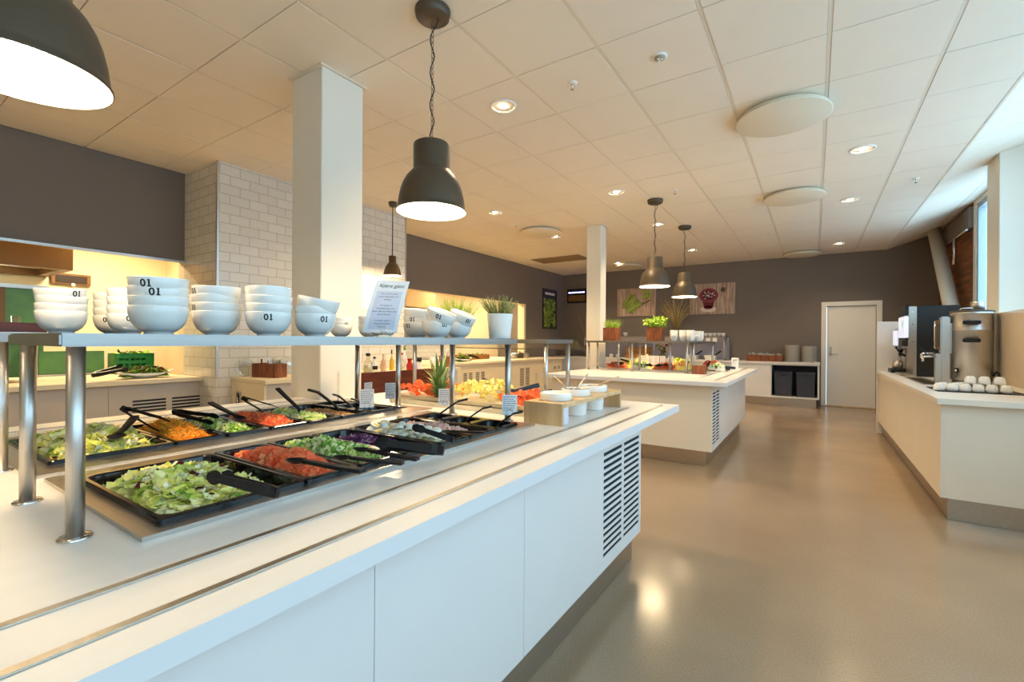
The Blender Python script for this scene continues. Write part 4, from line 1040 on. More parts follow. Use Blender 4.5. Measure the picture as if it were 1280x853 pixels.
# plywood riser with three deep bowls
t = thing('bowl_riser', 'light plywood riser holding three deep white bowls beside the tray rails', 'riser', (-1.085, 2.31, .9003))
HB = [(-1.085, 2.06), (-1.085, 2.29), (-1.085, 2.53)]
mb = MB(); x0, x1, y0, y1 = -1.19, -.982, 1.925, 2.715
mb.slab(x0, x1, y0, y1, .985, 1.005, [(x - .066, x + .066, y - .066, y + .066) for x, y in HB], M_WOODL, 'xyz'); mb.build('top_board', t, t.location)
mb = MB(); mb.box(x0, x1, y0, y0 + .022, .9003, .985, M_WOODL, .001); mb.build('end_board', t, t.location)
mb = MB(); mb.box(x0, x1, y1 - .022, y1, .9003, .985, M_WOODL, .001); mb.build('end_board', t, t.location)
mb = MB(); mb.box(x1 - .006, x1 - .003, y0 + .022, y0 + .075, .905, .985, M_PAPERG); mb.build('white_liner', t, t.location)
def deep_bowl(x, y, l, first=[None]):
    if first[0] is None:
        mb = MB(); mb.lathe([(0, 0), (.052, 0), (.058, .006), (.0645, .09), (.066, .104), (.078, .106), (.080, .110), (.080, .140), (.0775, .143), (.074, .140), (.070, .11), (.055, .012), (0, .010)], M_PORC, 36)
        first[0] = mb.build('ramekin_bowl'); tag(first[0], l, 'bowl', 'deep white bowls in the plywood riser'); first[0].location = (x, y, .9003)
    else: dup(first[0], (x, y, .9003), (0, 0, 0), l)
deep_bowl(*HB[0], 'deep white bowl nearest in the plywood riser, no spoon'); deep_bowl(*HB[1], 'deep white bowl in the middle of the plywood riser'); deep_bowl(*HB[2], 'deep white bowl at the far end of the plywood riser')
M_SEED = [mat('seed_brown', c(130, 92, 56), .6), mat('seed_pale', c(196, 170, 120), .6), mat('seed_dark', c(70, 44, 28), .6)]
for (x, y), nm, l, ms in ((HB[0], 'yoghurt', 'white yoghurt filling the nearest riser bowl', [M_EGG[0]] * 3), (HB[1], 'mixed_seeds', 'brown seeds filling the middle riser bowl', M_SEED), (HB[2], 'muesli', 'pale muesli filling the far riser bowl', [M_SEED[1], M_SEED[0], M_SEED[1]])):
    mb = MB(); mb.lathe([(.0715, 1.024), (.05, 1.030), (0, 1.034)], ms[0], 24, at=(x, y, 0))
    if nm != 'yoghurt':
        for k in range(160):
            a, q = r.uniform(0, 6.28), .066 * math.sqrt(r.random()); p_dice(mb, Vector((x + q * math.cos(a), y + q * math.sin(a), 1.030 + .003 * r.random())), r, ms[k % 3], .007)
    tag(mb.build(nm, None, (x, y, 1.024)), l, 'food', kind='stuff')
def tspoon(a, b, l, m):
    mb = MB(); d = (Vector(b) - Vector(a)); L = d.length
    mb.tube([(0, 0, 0), (L * .7, 0, .002), (L, 0, 0)], [.006, .005, .0065], m, 8, flat=.5); rows = []
    mb.lathe([(0, -.004), (.012, -.002), (.017, .003), (.015, .003), (.010, -.001), (0, -.002)], m, 14, at=(-.014, 0, .002))
    o = mb.build('spoon'); o.location = a; o.rotation_euler = d.to_track_quat('X', 'Z').to_euler(); tag(o, l, 'spoon', 'spoons in the riser bowls')
tspoon((-1.075, 2.27, 1.033), (-1.06, 2.39, 1.115), 'steel spoon standing in the middle riser bowl', M_STEEL)
tspoon((-1.11, 2.25, 1.033), (-1.22, 2.30, 1.10), 'wooden spoon standing in the middle riser bowl', M_WOODL)
tspoon((-1.08, 2.56, 1.033), (-1.0, 2.72, 1.085), 'wooden spoon leaning out of the far riser bowl', M_WOODL)
# ------------------------------------------------------------------ far island
t = thing('serving_cabinet', 'white base cabinet of the far island, with slots near its front right corner', 'cabinet', (-1.8, 6.4, 0))
X2, YA, YZ = -0.87, 5.06, 7.78
fpanel(t, X2, YA, 5.62, .17, .86, grille_slots(5.10, 5.50, .24, .79, 16, .025))
fpanel(t, X2, 5.62, 7.50, .17, .86); fpanel(t, X2, 7.50, YZ, .17, .86)
mb = MB(); mb.box(-2.72, X2 - .0042, YA, YA + .018, .17, .86, mat('cream_laminate', c(238, 226, 204), .35, vary=.01, vscale=3)); mb.build('end_panel', t, t.location)
mb = MB(); mb.box(-2.72, -2.70, YA + .02, YZ, .17, .86, M_WHITE); mb.box(-2.72, X2 - .02, YZ - .018, YZ, .17, .86, M_WHITE); mb.build('back_panel', t, t.location)
mb = MB(); mb.box(-2.66, X2 - .07, YA + .08, YZ - .05, 0, .17, M_PLINTH, .003); mb.build('plinth', t, t.location)
worktop('worktop', 'white worktop of the far island with dark tray rails along its aisle side', -2.78, -0.715, 4.91, 7.93, [(-2.62, -1.45, 6.5, 7.72)], [(-1.06, 5.45, 7.9), (-0.86, 5.2, 7.9)])
mb = MB(); mb.slab(-2.66, -1.41, 6.46, 7.76, .9003, .908, [(-2.60, -1.47, 6.52, 7.70)], M_STEELH); tag(mb.build('well_frame', None, (-2, 7, .9)), 'steel frame around the white food tray of the far island', 'steel frame', 'steel frames around the salad pans')
tray('buffet_tray', 'large white tray full of salads in the far island', -2.59, -1.48, 6.53, 7.69, .885, .024, M_PORC, None)
guard('steel shelf across the near end of the far island, with herb boxes and cup stacks', -2.72, -1.30, 6.02, 6.44, [(-2.68, 6.08, .9003), (-2.05, 6.08, .9003), (-1.345, 6.08, .9003), (-2.68, 6.40, .9003), (-2.05, 6.40, .9003), (-1.335, 6.40, .9003)])
guard('dark edged steel shelf along the aisle side of the far island', -1.70, -1.30, 6.47, 7.85, [(-1.34, 7.80, .9003), (-1.66, 7.80, .9003), (-1.66, 6.50, .908)])
guard('steel shelf along the pillar side of the far island', -2.72, -2.36, 6.47, 7.85, [(-2.68, 7.80, .9003), (-2.40, 7.80, .9003), (-2.40, 6.50, .908)])
M_MIXG = [M_LEAF[2], M_CUC[0], M_PINE[0], M_LEAF[3]]
def heap(nm, l, x, y, rx, ry, h, kind, ms, n, s, seed, z=.905):
    food(nm, l, x - rx, x + rx, y - ry, y + ry, z - .008, h * 1.35 + .012, kind, ms, [1] * len(ms), n, s, (0, 0), ms[0], seed, .85)
heap('salmon_slices', 'orange salmon heap at the pillar end of the far island', -2.48, 6.68, .15, .12, .055, 'leaf', M_SALM, 70, .03, 31)
heap('mixed_salad', 'yellow and green salad behind the salmon on the far island', -2.45, 7.10, .15, .14, .06, 'leaf', M_MIXG, 70, .03, 32)
heap('cucumber_salad', 'white and green cucumber heap in the middle of the far island tray', -2.13, 6.68, .10, .11, .06, 'wedge', [M_EGG[0], M_CUC[0], M_CUC[2]], 90, .026, 33)
heap('potato_salad', 'pale yellow heap with a lemon coloured top on the far island', -2.22, 7.12, .12, .14, .13, 'dice', [M_PINE[0], M_PINE[1], M_EGG[1]], 120, .025, 34)
heap('cured_ham', 'red and orange cold cuts heap near the aisle post of the far island', -1.78, 6.66, .16, .10, .06, 'leaf', M_SALM + M_TOM[:1], 70, .03, 35)
heap('pasta_salad', 'yellow and orange pasta heap behind the aisle post of the far island', -1.62, 6.98, .14, .14, .07, 'dice', [M_PINE[0], M_CAR[2], M_SALM[1]], 110, .024, 36)
heap('green_salad', 'green leaf salad at the back of the far island', -1.75, 7.45, .15, .14, .10, 'leaf', M_LEAF[1:4], 70, .03, 37)
t = thing('salad_board', 'round oak board of carrot, tomato and cauliflower at the aisle side of the far island', 'board', (-1.17, 6.95, .9003))
mb = MB(); mb.lathe([(0, 0), (.17, 0), (.18, .012), (.17, .02), (0, .02)], M_WOODB, 28); mb.build('board', t)
heap('carrot_salad', 'orange and red heap on the oak board of the far island', -1.21, 7.0, .12, .10, .08, 'dice', [M_CAR[1], M_TOM[0], M_CAB[0]], 110, .024, 38, .921)
heap('cauliflower_salad', 'white and green heap in front of the orange one on the oak board', -1.12, 6.86, .11, .08, .055, 'dice', [M_EGG[0], M_CUC[0], M_LEAF[3]], 110, .022, 39, .921)
for a, b, l in (((-2.36, 6.58, .98), (-2.56, 6.70, .965), 'black tongs on the salmon of the far island'), ((-2.52, 6.95, 1.02), (-2.42, 7.1, .98), 'black tongs leaning out of the yellow salad of the far island'),
                ((-2.12, 6.58, .965), (-1.98, 6.72, .96), 'black tongs on the cucumber heap of the far island'), ((-1.86, 6.56, .965), (-1.68, 6.66, .98), 'black tongs on the cold cuts of the far island'),
                ((-.98, 6.95, .93), (-1.14, 6.80, .95), 'black tongs at the front of the oak board on the far island'), ((-.95, 7.25, .93), (-1.1, 7.1, .95), 'black tongs behind the oak board on the far island')):
    tongs(a, b, l, .3)
for k, (x, y) in enumerate(((-2.17, 7.0), (-2.08, 7.03), (-1.985, 7.0), (-1.89, 6.98), (-1.78, 7.02))):
    dup(CD, (x, y, .909), (0, 0, face(x, y) + .55 + .05 * k), '%s white card from the pillar, of five standing in the far island food' % ORD[k], 'white cards in the far island food', 1.35)
t = thing('flower_vase', 'dark glass vase of dark red flowers behind the far island food', 'vase', (-2.05, 7.55, .909))
mb = MB(); mb.lathe([(0, 0), (.05, 0), (.055, .05), (.045, .14), (.04, .2), (.037, .2), (.04, .13), (0, .02)], mat('green_vase_glass', c(60, 76, 36), .2), 20); mb.build('vase', t)
mb = MB(); r3 = random.Random(8)
for k in range(16):
    a, q = r3.uniform(0, 6.28), r3.uniform(.02, .10); p = Vector((q * math.cos(a), q * math.sin(a), .26 + r3.uniform(-.05, .08))); mb.tube([(0, 0, .18), p], .0022, M_HERB[2], 4)
    for i in range(7): p_leaf(mb, p, r3, M_LEAF[4] if r3.random() < .7 else M_HERB[2], .024)
mb.build('flowers', t)
def wood_planter(x, y, z, l, kind, seed, ms, n, H):
    t = thing('herb_box', l, 'potted plant', (x, y, z), 0, 'herb boxes on the far island shelf')
    mb = MB(); w = .095; h = .185
    for k in range(4): mb.box(-w + k * .0475, -w + .0465 + k * .0475, -w, -w + .014, 0, h, M_WOODD, .002)
    for k in range(4): mb.box(w - .014, w, -w + .014 + k * .041, -w + .054 + k * .041, 0, h, M_WOODD, .002)
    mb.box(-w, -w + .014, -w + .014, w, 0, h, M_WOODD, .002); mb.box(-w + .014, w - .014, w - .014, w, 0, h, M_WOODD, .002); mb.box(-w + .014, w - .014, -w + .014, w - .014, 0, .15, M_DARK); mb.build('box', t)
    mb = MB(); plant_foliage(mb, random.Random(seed), n, .13, H, ms, (4, 3, 1), kind, (0, 0, .15)); mb.build('foliage', t)
wood_planter(-2.40, 6.24, 1.3097, 'walnut box of fine grassy chives on the far island shelf, beside the pillar', 'blade', 4, M_HERB, 420, .17)
wood_planter(-1.78, 6.24, 1.3097, 'walnut box of leafy parsley on the far island shelf, left of the cups', 'leafy', 6, M_HERB, 120, .17)
t = thing('cutlery_box', 'small walnut box at the aisle end of the far island, beside the posts', 'box', (-1.20, 6.10, .9003))
mb = MB(); mb.slab(-.075, .075, -.06, .06, 0, .105, [(-.062, -.003, -.048, .048), (.003, .062, -.048, .048)], M_WOODD); mb.build('box', t)
def coffee_cup():
    mb = MB(); mb.lathe([(0, 0), (.030, 0), (.031, .004), (.044, .03), (.051, .075), (.052, .082), (.049, .082), (.046, .06), (.036, .02), (0, .012)], M_PORC, 24); return mb.build('soup_cup')
CC = coffee_cup(); used = False
def cups_at(x, y, n, where, z=SZ, grp='white cups stacked on the far island shelf', s=1.0):
    global used
    for k in range(n):
        l = 'white cup, %s %s' % ({1: ['the'], 2: ['lower of two', 'upper of two'], 3: ['bottom of three', 'middle of three', 'top of three']}[n][k], where)
        if not used: used = True; CC.location = (x, y, z); tag(CC, l, 'cup', grp)
        else: dup(CC, (x, y, z + .030 * k * s), (0, 0, rnd.uniform(0, 6)), l, grp, s)
cups_at(-1.54, 6.22, 3, 'in the first stack right of the parsley box')
cups_at(-1.43, 6.24, 3, 'in the second stack right of the parsley box')
cups_at(-1.335, 6.22, 3, 'in the third stack right of the parsley box')
cups_at(-1.40, 6.60, 3, 'in the nearest stack on the far island side shelf')
cups_at(-1.36, 6.78, 3, 'in the middle stack on the far island side shelf')
cups_at(-1.36, 6.96, 3, 'in the farthest stack on the far island side shelf')
t = thing('napkin_holder', 'white napkin dispenser at the aisle end of the far island worktop', 'napkin holder', (-1.0, 7.70, .9003))
mb = MB(); mb.slab(-.045, .045, 0, .16, -.05, .05, [(-.03, .03, .02, .13)], M_LAMPW, 'xzy'); mb.build('case', t)
mb = MB(); mb.box(-.028, .028, -.04, .04, .02, .12, M_PAPER); mb.build('napkins', t)

# ------------------------------------------------------------------ right counter with the drinks machines
t = thing('base_cabinet', 'cream fronted base cabinet along the window wall, under the drinks machines', 'cabinet', (1.1, 6.5, 0))
M_CRF = mat('cream_front', c(236, 226, 208), .36, vary=.012, vscale=3)
for a, b in ((4.56, 5.55), (5.55, 6.55), (6.55, 7.5), (7.5, 8.45)):
    mb = MB(); mb.box(.78, .798, a + .0015, b - .0015, .17, .86, M_CRF); mb.build('front_panel', t, t.location)
mb = MB(); mb.box(.798, 1.44, 4.56, 4.578, .17, .86, M_CRF); mb.build('end_panel', t, t.location)
mb = MB(); mb.box(.83, 1.43, 4.62, 8.45, 0, .17, M_PLINTH, .003); mb.build('plinth', t, t.location)
t = thing('worktop', 'pale worktop along the window wall, carrying the urn and cups', 'worktop', (1.1, 6.5, .86))
mb = MB(); mb.slab(.75, 1.448, 4.50, 8.47, .86, .90, [(.90, 1.05, 5.95, 7.10)], M_TOP, 'xyz', M_CRF); mb.build('slab', t, t.location)
mb = MB(); mb.slab(.885, 1.065, 5.935, 7.115, .9003, .904, [(.905, 1.045, 5.955, 7.095)], M_STEELH); mb.box(.905, 1.045, 5.955, 7.095, .875, .880, M_STEEL)
for k in range(10): mb.box(.912 + .0135 * k, .917 + .0135 * k, 5.96, 7.09, .885, .896, M_LAMP)
mb.build('drip_tray', t, t.location)
mb = MB(); mb.box(1.43, 1.449, 4.55, 8.45, .9003, .93, M_CRF, .003); mb.build('upstand', t, t.location)
mb = MB(); mb.box(.76, 1.445, 8.475, 8.51, 0, 1.61, mat('white_panel', c(232, 228, 224), .4, vary=.01, vscale=3), .003); o = mb.build('end_divider', None, (1.1, 8.49, 0)); tag(o, 'white upright divider panel closing the far end of the drinks counter', 'panel')
# mat and upside-down cups
mb = MB(); mb.box(.86, 1.40, 5.16, 5.62, .9003, .905, M_BLACKP, .002)
for k in range(20): mb.box(.87 + .026 * k, .876 + .026 * k, 5.17, 5.61, .905, .907, M_BLACKP)
tag(mb.build('drainer_mat', None, (1.1, 5.4, .9)), 'black ribbed mat under the upside-down cups', 'mat')
def mug():
    mb = MB(); mb.lathe([(0, .062), (.022, .062), (.024, .058), (.032, .050), (.0375, .02), (.039, 0), (.0365, 0), (.034, .02), (.02, .054), (0, .056)], M_PORC, 22); o = mb.build('coffee_cup')
    return o
MG = mug(); used2 = False
rows_ = [(5.24, [1.285, 1.205, 1.125, 1.045, .965, .885], .907, 'front row on the black mat'), (5.33, [1.245, 1.165, 1.085, 1.005, .925], .907, 'second row on the black mat'), (5.42, [1.285, 1.205, 1.125, 1.045], .907, 'third row on the black mat'), (5.29, [1.255, 1.17, 1.085], .970, 'upper layer of upside-down cups')]
for y, xs, z, w in rows_:
    for k, x in enumerate(xs):
        l = 'upside-down white cup, %s from the wall in the %s' % (ORD[k], w)
        if not used2: used2 = True; MG.location = (x, y, z); tag(MG, l, 'cup', 'upside-down white cups by the urn')
        else: dup(MG, (x + rnd.uniform(-.003, .003), y + rnd.uniform(-.004, .004), z), (rnd.uniform(-.02, .02), 0, rnd.uniform(0, 6)), l)
# urn
ux, uy, uz = 1.268, 6.14, .9003
t = thing('coffee_urn', 'large steel coffee urn with black handles on the window counter', 'coffee urn', (ux, uy, uz))
mb = MB(); mb.lathe([(0, .0), (.150, .0), (.150, .012), (.140, .015), (.140, .05), (0, .05)], M_STEELH, 40); mb.build('base', t)
mb = MB(); mb.lathe([(0, .05), (.146, .05), (.150, .054), (.150, .520), (.153, .524), (.153, .535), (.150, .539), (.150, .675), (.154, .68), (.154, .70), (.150, .704), (0, .704)], M_CHROME if False else M_STEEL, 48); mb.build('body', t)
mb = MB(); mb.lathe([(0, .704), (.157, .704), (.159, .708), (.157, .716), (.10, .722), (0, .724)], M_LAMP, 40); mb.build('lid', t)
mb = MB(); mb.lathe([(0, .722), (.05, .722), (.05, .80), (.047, .803), (0, .803)], M_STEEL, 28, at=(.035, -.02, 0)); mb.build('funnel', t)
mb = MB(); mb.tube([(-.1, -.05, .722), (-.08, -.05, .738), (-.01, -.05, .742), (.0, -.05, .724)], .006, M_CHROME, 8); mb.build('lid_latch', t)
ca = math.atan2(-uy, -ux)
for z in (.60, .43):
    mb = MB(); R = Matrix.Rotation(ca, 3, 'Z')
    for s in (-1, 1): mb.box(.146, .175, s * .05 - .009, s * .05 + .009, z - .012, z + .012, M_BLACKP, .003, R)
    mb.box(.165, .183, -.062, .062, z - .018, z + .018, M_BLACKP, .006, R); mb.build('handle', t)
tx = -.215
mb = MB(); mb.box(tx - .015, tx + .055, -.045, .045, .0, .665, M_STEEL, .010); mb.box(tx + .055, -.145, -.035, .035, .30, .60, M_STEEL, .004); mb.box(tx - .05, tx - .015, -.04, .04, .0, .30, M_STEEL, .006); mb.build('tap_column', t)
mb = MB(); mb.box(tx - .045, tx - .015, -.036, .036, .34, .63, M_BROWN, .004); mb.box(tx - .040, tx - .02, -.038, -.034, .37, .60, M_LAMP, .002); mb.tube([(tx - .050, 0, .35), (tx - .050, 0, .62)], .008, M_CHROME, 10); mb.build('level_gauge', t)
for s, z in ((-.045, .27), (.03, .30)):
    mb = MB(); mb.tube([(tx - .05, s, z), (tx - .13, s, z), (tx - .145, s, z - .01), (tx - .147, s, z - .05)], [.010, .010, .011, .012], M_CHROME, 12); mb.bar([(tx - .12, s, z + .01), (tx - .125, s, z + .045), (tx - .165, s, z + .08)], .012, .008, M_BLACKP); mb.build('tap', t)
mb = MB(); R = Matrix.Rotation(ca - .75, 3, 'Z'); mb.box(.148, .156, -.02, .02, .12, .165, M_BLACKP, .002, R); mb.box(.156, .159, -.01, .01, .132, .153, M_LAMPW, .001, R); mb.build('switch', t)
mb = MB(); mb.tube([(.13, -.06, .09), (.147, -.10, .14), (.148, -.16, .13), (.145, -.24, .07), (.143, -.32, .03), (.140, -.40, .008)], .007, M_BLACKP, 8); mb.build('power_cord', t)
# juice dispenser
mx, my = .90, 7.30
t = thing('juice_dispenser', 'tall black and steel drinks dispenser with lit front, behind the urn', 'drinks machine', (1.15, 7.55, .9003))
mb = MB(); mb.box(1.03, 1.42, my, my + .5, .90, 1.745, mat('black_steel', (.012, .013, .015), .35), .004); mb.box(1.03, 1.40, my + .02, my + .48, 1.745, 1.752, M_BLACKP, .002); mb.build('body', t, t.location)
mb = MB(); mb.box(.955, 1.03, my, my + .5, 1.24, 1.745, M_STEELH, .004)
for z in (1.32, 1.53, 1.68): mb.tube([(.99, my + .001, z), (.99, my - .003, z)], .007, M_CHROME, 8)
mb.box(1.0, 1.03, my + .0, my + .5, .90, 1.24, M_STEELH, .003); mb.build('front_casing', t, t.location)
mb = MB(); mb.box(.925, .955, my - .002, my + .502, 1.64, 1.765, M_BLACKP, .004); mb.box(.925, .955, my, my + .5, 1.345, 1.365, M_BLACKP, .003); mb.build('front_trim', t, t.location)
mb = MB(); mb.box(.918, .955, my + .004, my + .496, 1.37, 1.63, M_SCREEN, .004); p = mb.build('lit_front', t, t.location)
mb = MB(); mb.lathe([(0, 0), (.05, 0)], M_SCREENG, 18, at=(0, 0, 0), rot=Matrix.Rotation(-PI / 2, 3, 'Y'))
for v in mb.bm.verts: v.co += Vector((.917, my + .17, 1.54))
mb.build('printed_leaf', p, t.location)
mb = MB()
for k in range(4): mb.box(.945, .985, my + .08 + .1 * k, my + .13 + .1 * k, 1.26, 1.345, M_BLACKP, .006)
mb.build('spouts', t, t.location)
mb = MB(); mb.box(.885, 1.0, my + .02, my + .48, .905, .925, M_STEELH, .004); mb.build('drip_tray', t, t.location)
# smaller coffee brewer
t = thing('coffee_brewer', 'small grey coffee brewer with a lit panel, at the far end of the drinks counter', 'coffee machine', (1.08, 8.15, .9003))
mb = MB(); mb.box(1.02, 1.40, 7.98, 8.34, .90, 1.50, M_STEELH, .006); mb.box(.94, 1.02, 7.98, 8.34, 1.22, 1.50, M_STEELH, .006); mb.build('body', t, t.location)
mb = MB(); mb.box(.92, .94, 8.0, 8.32, 1.27, 1.47, M_SCREEN, .003); mb.build('lit_panel', t, t.location)
mb = MB(); mb.tube([(1.0, 8.16, 1.22), (.975, 8.16, 1.14), (.985, 8.16, 1.12)], .018, M_BLACKP, 8); mb.bar([(.93, 8.10, 1.25), (.98, 8.06, 1.16), (1.02, 8.03, 1.13)], .03, .02, M_BLACKP); mb.build('spout', t, t.location)
mb = MB(); mb.lathe([(0, 0), (.055, 0), (.06, .04), (.05, .11), (.047, .11), (.055, .04), (0, .01)], M_STEEL, 20, at=(.955, 8.16, .955)); mb.build('jug', t, t.location)
mb = MB(); mb.box(.87, 1.02, 7.99, 8.33, .9003, .955, M_BLACKP, .004); mb.build('base_tray', t, t.location)

# ------------------------------------------------------------------ back counter
t = thing('sideboard', 'white counter along the back wall with an open compartment of dark bins', 'counter', (-2.7, 11.2, 0))
mb = MB(); mb.box(-5.80, .10, 10.88, 11.49, .86, .90, M_TOP, .002); mb.build('slab', t, t.location)
for a, b in ((-5.8, -4.8), (-4.8, -3.8), (-3.8, -2.8), (-2.8, -1.8), (-1.8, -.76)):
    mb = MB(); mb.box(a + .002, b - .002, 10.91, 10.928, .17, .86, M_WHITE); mb.build('front_panel', t, t.location)
mb = MB(); mb.slab(-.76, .09, .17, .86, 10.91, 11.45, [(-.735, .06, .20, .835)], M_WHITE, 'xzy', M_WHITE); mb.box(-.76, .09, 11.45, 11.47, .17, .86, M_BIN); mb.build('open_compartment', t, t.location)
mb = MB(); mb.box(-5.7, .04, 10.96, 11.45, 0, .17, M_PLINTH, .003); mb.build('plinth', t, t.location)
def bin_(x, l, first=[None]):
    if first[0] is None:
        t = thing('waste_bin', l, 'bin', (x, 11.16, .2005), 0, 'charcoal bins in the back counter')
        mb = MB(); mb.loops([rrect(-.15, .15, -.2, .2, .02, 0), rrect(-.165, .165, -.21, .21, .02, .47)], M_BIN, cap0=True, cap1=True); mb.build('body', t)
        mb = MB(); mb.loops([rrect(-.17, .17, -.215, .215, .02, .47), rrect(-.17, .17, -.215, .215, .02, .495), rrect(-.15, .15, -.2, .2, .02, .505)], M_BIN, cap0=True, cap1=True); mb.build('lid', t)
        mb = MB(); mb.tube([(-.05, -.213, .44), (-.05, -.222, .435), (.05, -.222, .435), (.05, -.213, .44)], .005, M_BLACKP, 6); mb.build('handle', t); first[0] = t
    else: dup(first[0], (x, 11.16, .2005), (0, 0, 0), l)
bin_(-.53, 'charcoal bin in the back counter compartment, left of the two'); bin_(-.14, 'charcoal bin in the back counter compartment, beside the door side')
mb = MB(); mb.box(-5.2, -1.62, 11.478, 11.497, .9003, 1.41, M_SHELF_SHADE); tag(mb.build('shelf_shade_panel', None, (-3, 11.49, .9)), 'lavender grey sheet painted as daylight and shelf shadow, above the back counter', 'panel')  # added sheet: its lavender paints daylight and shelf shadow onto the wall
guard('steel shelf on posts along the back wall counter, with small bowls on it', -4.9, -1.62, 11.0, 11.38, [(-1.66, 11.05, .9003), (-1.66, 11.33, .9003), (-3.2, 11.05, .9003), (-4.85, 11.05, .9003), (-4.85, 11.33, .9003)], 1.405, 1.43)
for k, X in enumerate((-2.02, -1.96 + .02, -1.86, -1.77, -1.68)):
    cups_at((-2.06, -1.975, -1.885, -1.79, -1.70)[k], 11.2, 1, '%s of five from the grass vase on the back wall shelf' % ORD[k], 1.4302, 'small white bowls on the back wall shelf', .9)
cups_at(-3.95, 11.2, 1, 'large one on the back wall shelf, seen between the herb boxes', 1.4302, 'small white bowls on the back wall shelf', 1.15)
for k, x in enumerate((-1.78, -1.68 - .01 + .0)):
    mb = MB(); mb.box(-.045 / 1, .045, -.001, .001, -.09, 0, M_PAPER); mb.tube([(0, 0, 0), (0, 0, .012)], .002, M_CHROME, 6); o = mb.build('shelf_tag'); o.location = ((-1.98, -1.84)[k], 10.995, 1.392); tag(o, 'small white tag hanging from the back wall shelf, %s the aisle' % ('farther from', 'nearer to')[k], 'tag', 'white tags on the back wall shelf')
pl = None
def plate_obj():
    mb = MB(); mb.lathe([(0, 0), (.075, 0), (.08, .003), (.10, .008), (.138, .016), (.1395, .0185), (.137, .0185), (.10, .012), (.078, .006), (0, .005)], M_PORC, 36); return mb.build('dinner_plate')
PL = plate_obj(); first = True
for sx, l, n in ((-.385, 'taller stack beside the cutlery crate', 20), (-.09, 'shorter stack beside the door', 19)):
    for k in range(n):
        p = (sx + rnd.uniform(-.002, .002), 11.2 + rnd.uniform(-.002, .002), .9003 + .0172 * k)
        w_ = l; l = 'white plate, %s from the bottom of the %s' % (ORD[k], w_)
        if first: first = False; PL.location = p; tag(PL, l, 'plate', 'plates in the taller stack')
        else: dup(PL, p, (0, 0, 0), l, 'plates in the taller stack' if n == 20 else 'plates in the shorter stack')
        l = w_
t = thing('cutlery_crate', 'long walnut cutlery crate on the back counter, left of the plate stacks', 'crate', (-.88, 11.15, .9003))
mb = MB(); mb.slab(-.33, .33, -.13, .13, 0, .13, [(-.31 + .158 * k, -.31 + .146 + .158 * k, -.115, .115) for k in range(4)], M_WOODD); mb.build('box', t)
mb = MB(); r4 = random.Random(2)
for k in range(40): x, y = r4.uniform(-.3, .3), r4.uniform(-.1, .1); mb.box(x - .012, x + .012, y - .004, y + .004, .02, .15 + r4.random() * .02, M_STEEL)
mb.build('cutlery', t)
mb = MB()
for k in range(14): p_leaf(mb, Vector((r4.uniform(-.3, .3), r4.uniform(-.1, .1), .15)), r4, M_PAPER, .03)
mb.build('napkins', t)
def tub(x, l, first=[None]):
    if first[0] is None:
        mb = MB(); mb.loops([rrect(-.10, .10, -.13, .13, .02, 0), rrect(-.125, .125, -.16, .16, .025, .10), rrect(-.13, .13, -.165, .165, .025, .105), rrect(-.12, .12, -.155, .155, .025, .105), rrect(-.10, .10, -.13, .13, .02, .03)], M_PORC, True, True); first[0] = mb.build('serving_tub'); first[0].location = (x, 11.15, .9003); tag(first[0], l, 'tub', 'white tubs on the back counter')
    else: dup(first[0], (x, 11.15, .9003), (0, 0, 0), l)
tub(-2.35, 'white tub on the back counter, farther from the door'); tub(-1.95, 'white tub on the back counter, nearer the shelf post')
for x, l in ((-2.3, 'black tongs leaning in the farther white tub on the back counter'), (-1.9, 'black tongs leaning in the nearer white tub on the back counter')): tongs((x + .16, 11.15, 1.10), (x, 11.15, .97), l, .3)
t = thing('bread_box', 'oak box with a board lid on the back counter, seen behind the white cards', 'box', (-3.62, 11.15, .9003))
mb = MB(); mb.box(-.27, .27, -.12, .12, 0, .11, M_WOODB, .004); mb.build('box', t)
mb = MB(); mb.box(-.32, .32, .06, .085, .11, .27, M_WOODB, .004); mb.build('back_board', t)
for k, (x, y) in enumerate(((-4.75, 11.12), (-4.62, 11.18), (-4.30, 11.15), (-4.12, 11.12))):
    cups_at(x, y, 1, '%s from the left of four on the back counter' % ORD[k], .9003, 'cups on the back counter', 1.0)
t = thing('grass_vase', 'tall dry ornamental grass in a vase on the back wall shelf', 'vase', (-2.72, 11.19, 1.4302))
mb = MB(); mb.lathe([(0, 0), (.07, 0), (.08, .08), (.07, .17), (.065, .17), (.07, .08), (0, .02)], M_LAMP, 20); mb.build('vase', t)
mb = MB(); r5 = random.Random(12)
for k in range(120):
    a = r5.uniform(0, 6.28); le = r5.uniform(.03, .42); L = r5.uniform(.4, .8); m = r5.choices(M_REED, (3, 3, 2))[0]; s0 = Vector((.03 * math.cos(a), .03 * math.sin(a), .15)); mb.tube([s0, s0 + Vector((math.cos(a) * le * .35, math.sin(a) * le * .15, L * .55)), s0 + Vector((math.cos(a) * le, math.sin(a) * le * .4, L * (1 - le * .3)))], [.0035, .003, .0012], m, 3)
    if k % 3 == 0:
        e = s0 + Vector((math.cos(a) * le, math.sin(a) * le * .4, L * (1 - le * .3)))
        for i in range(6): p_leaf(mb, e - Vector((math.cos(a) * le * .06 * i, 0, .022 * i)), r5, M_REED[1], .012)
mb.build('grass', t)
t = thing('potted_grass', 'dark potted grass in the back left corner, under the dark wall box', 'potted plant', (-5.40, 11.05, .9003))
mb = MB(); mb.lathe([(0, 0), (.08, 0), (.10, .2), (.095, .2), (.09, .17), (0, .17)], M_LAMP, 24); mb.build('pot', t)
mb = MB(); plant_foliage(mb, random.Random(15), 260, .12, .42, [M_ROSE[2], M_HERB[2], M_ROSE[0]], (3, 2, 1), 'blade', (0, 0, .17)); mb.build('foliage', t)
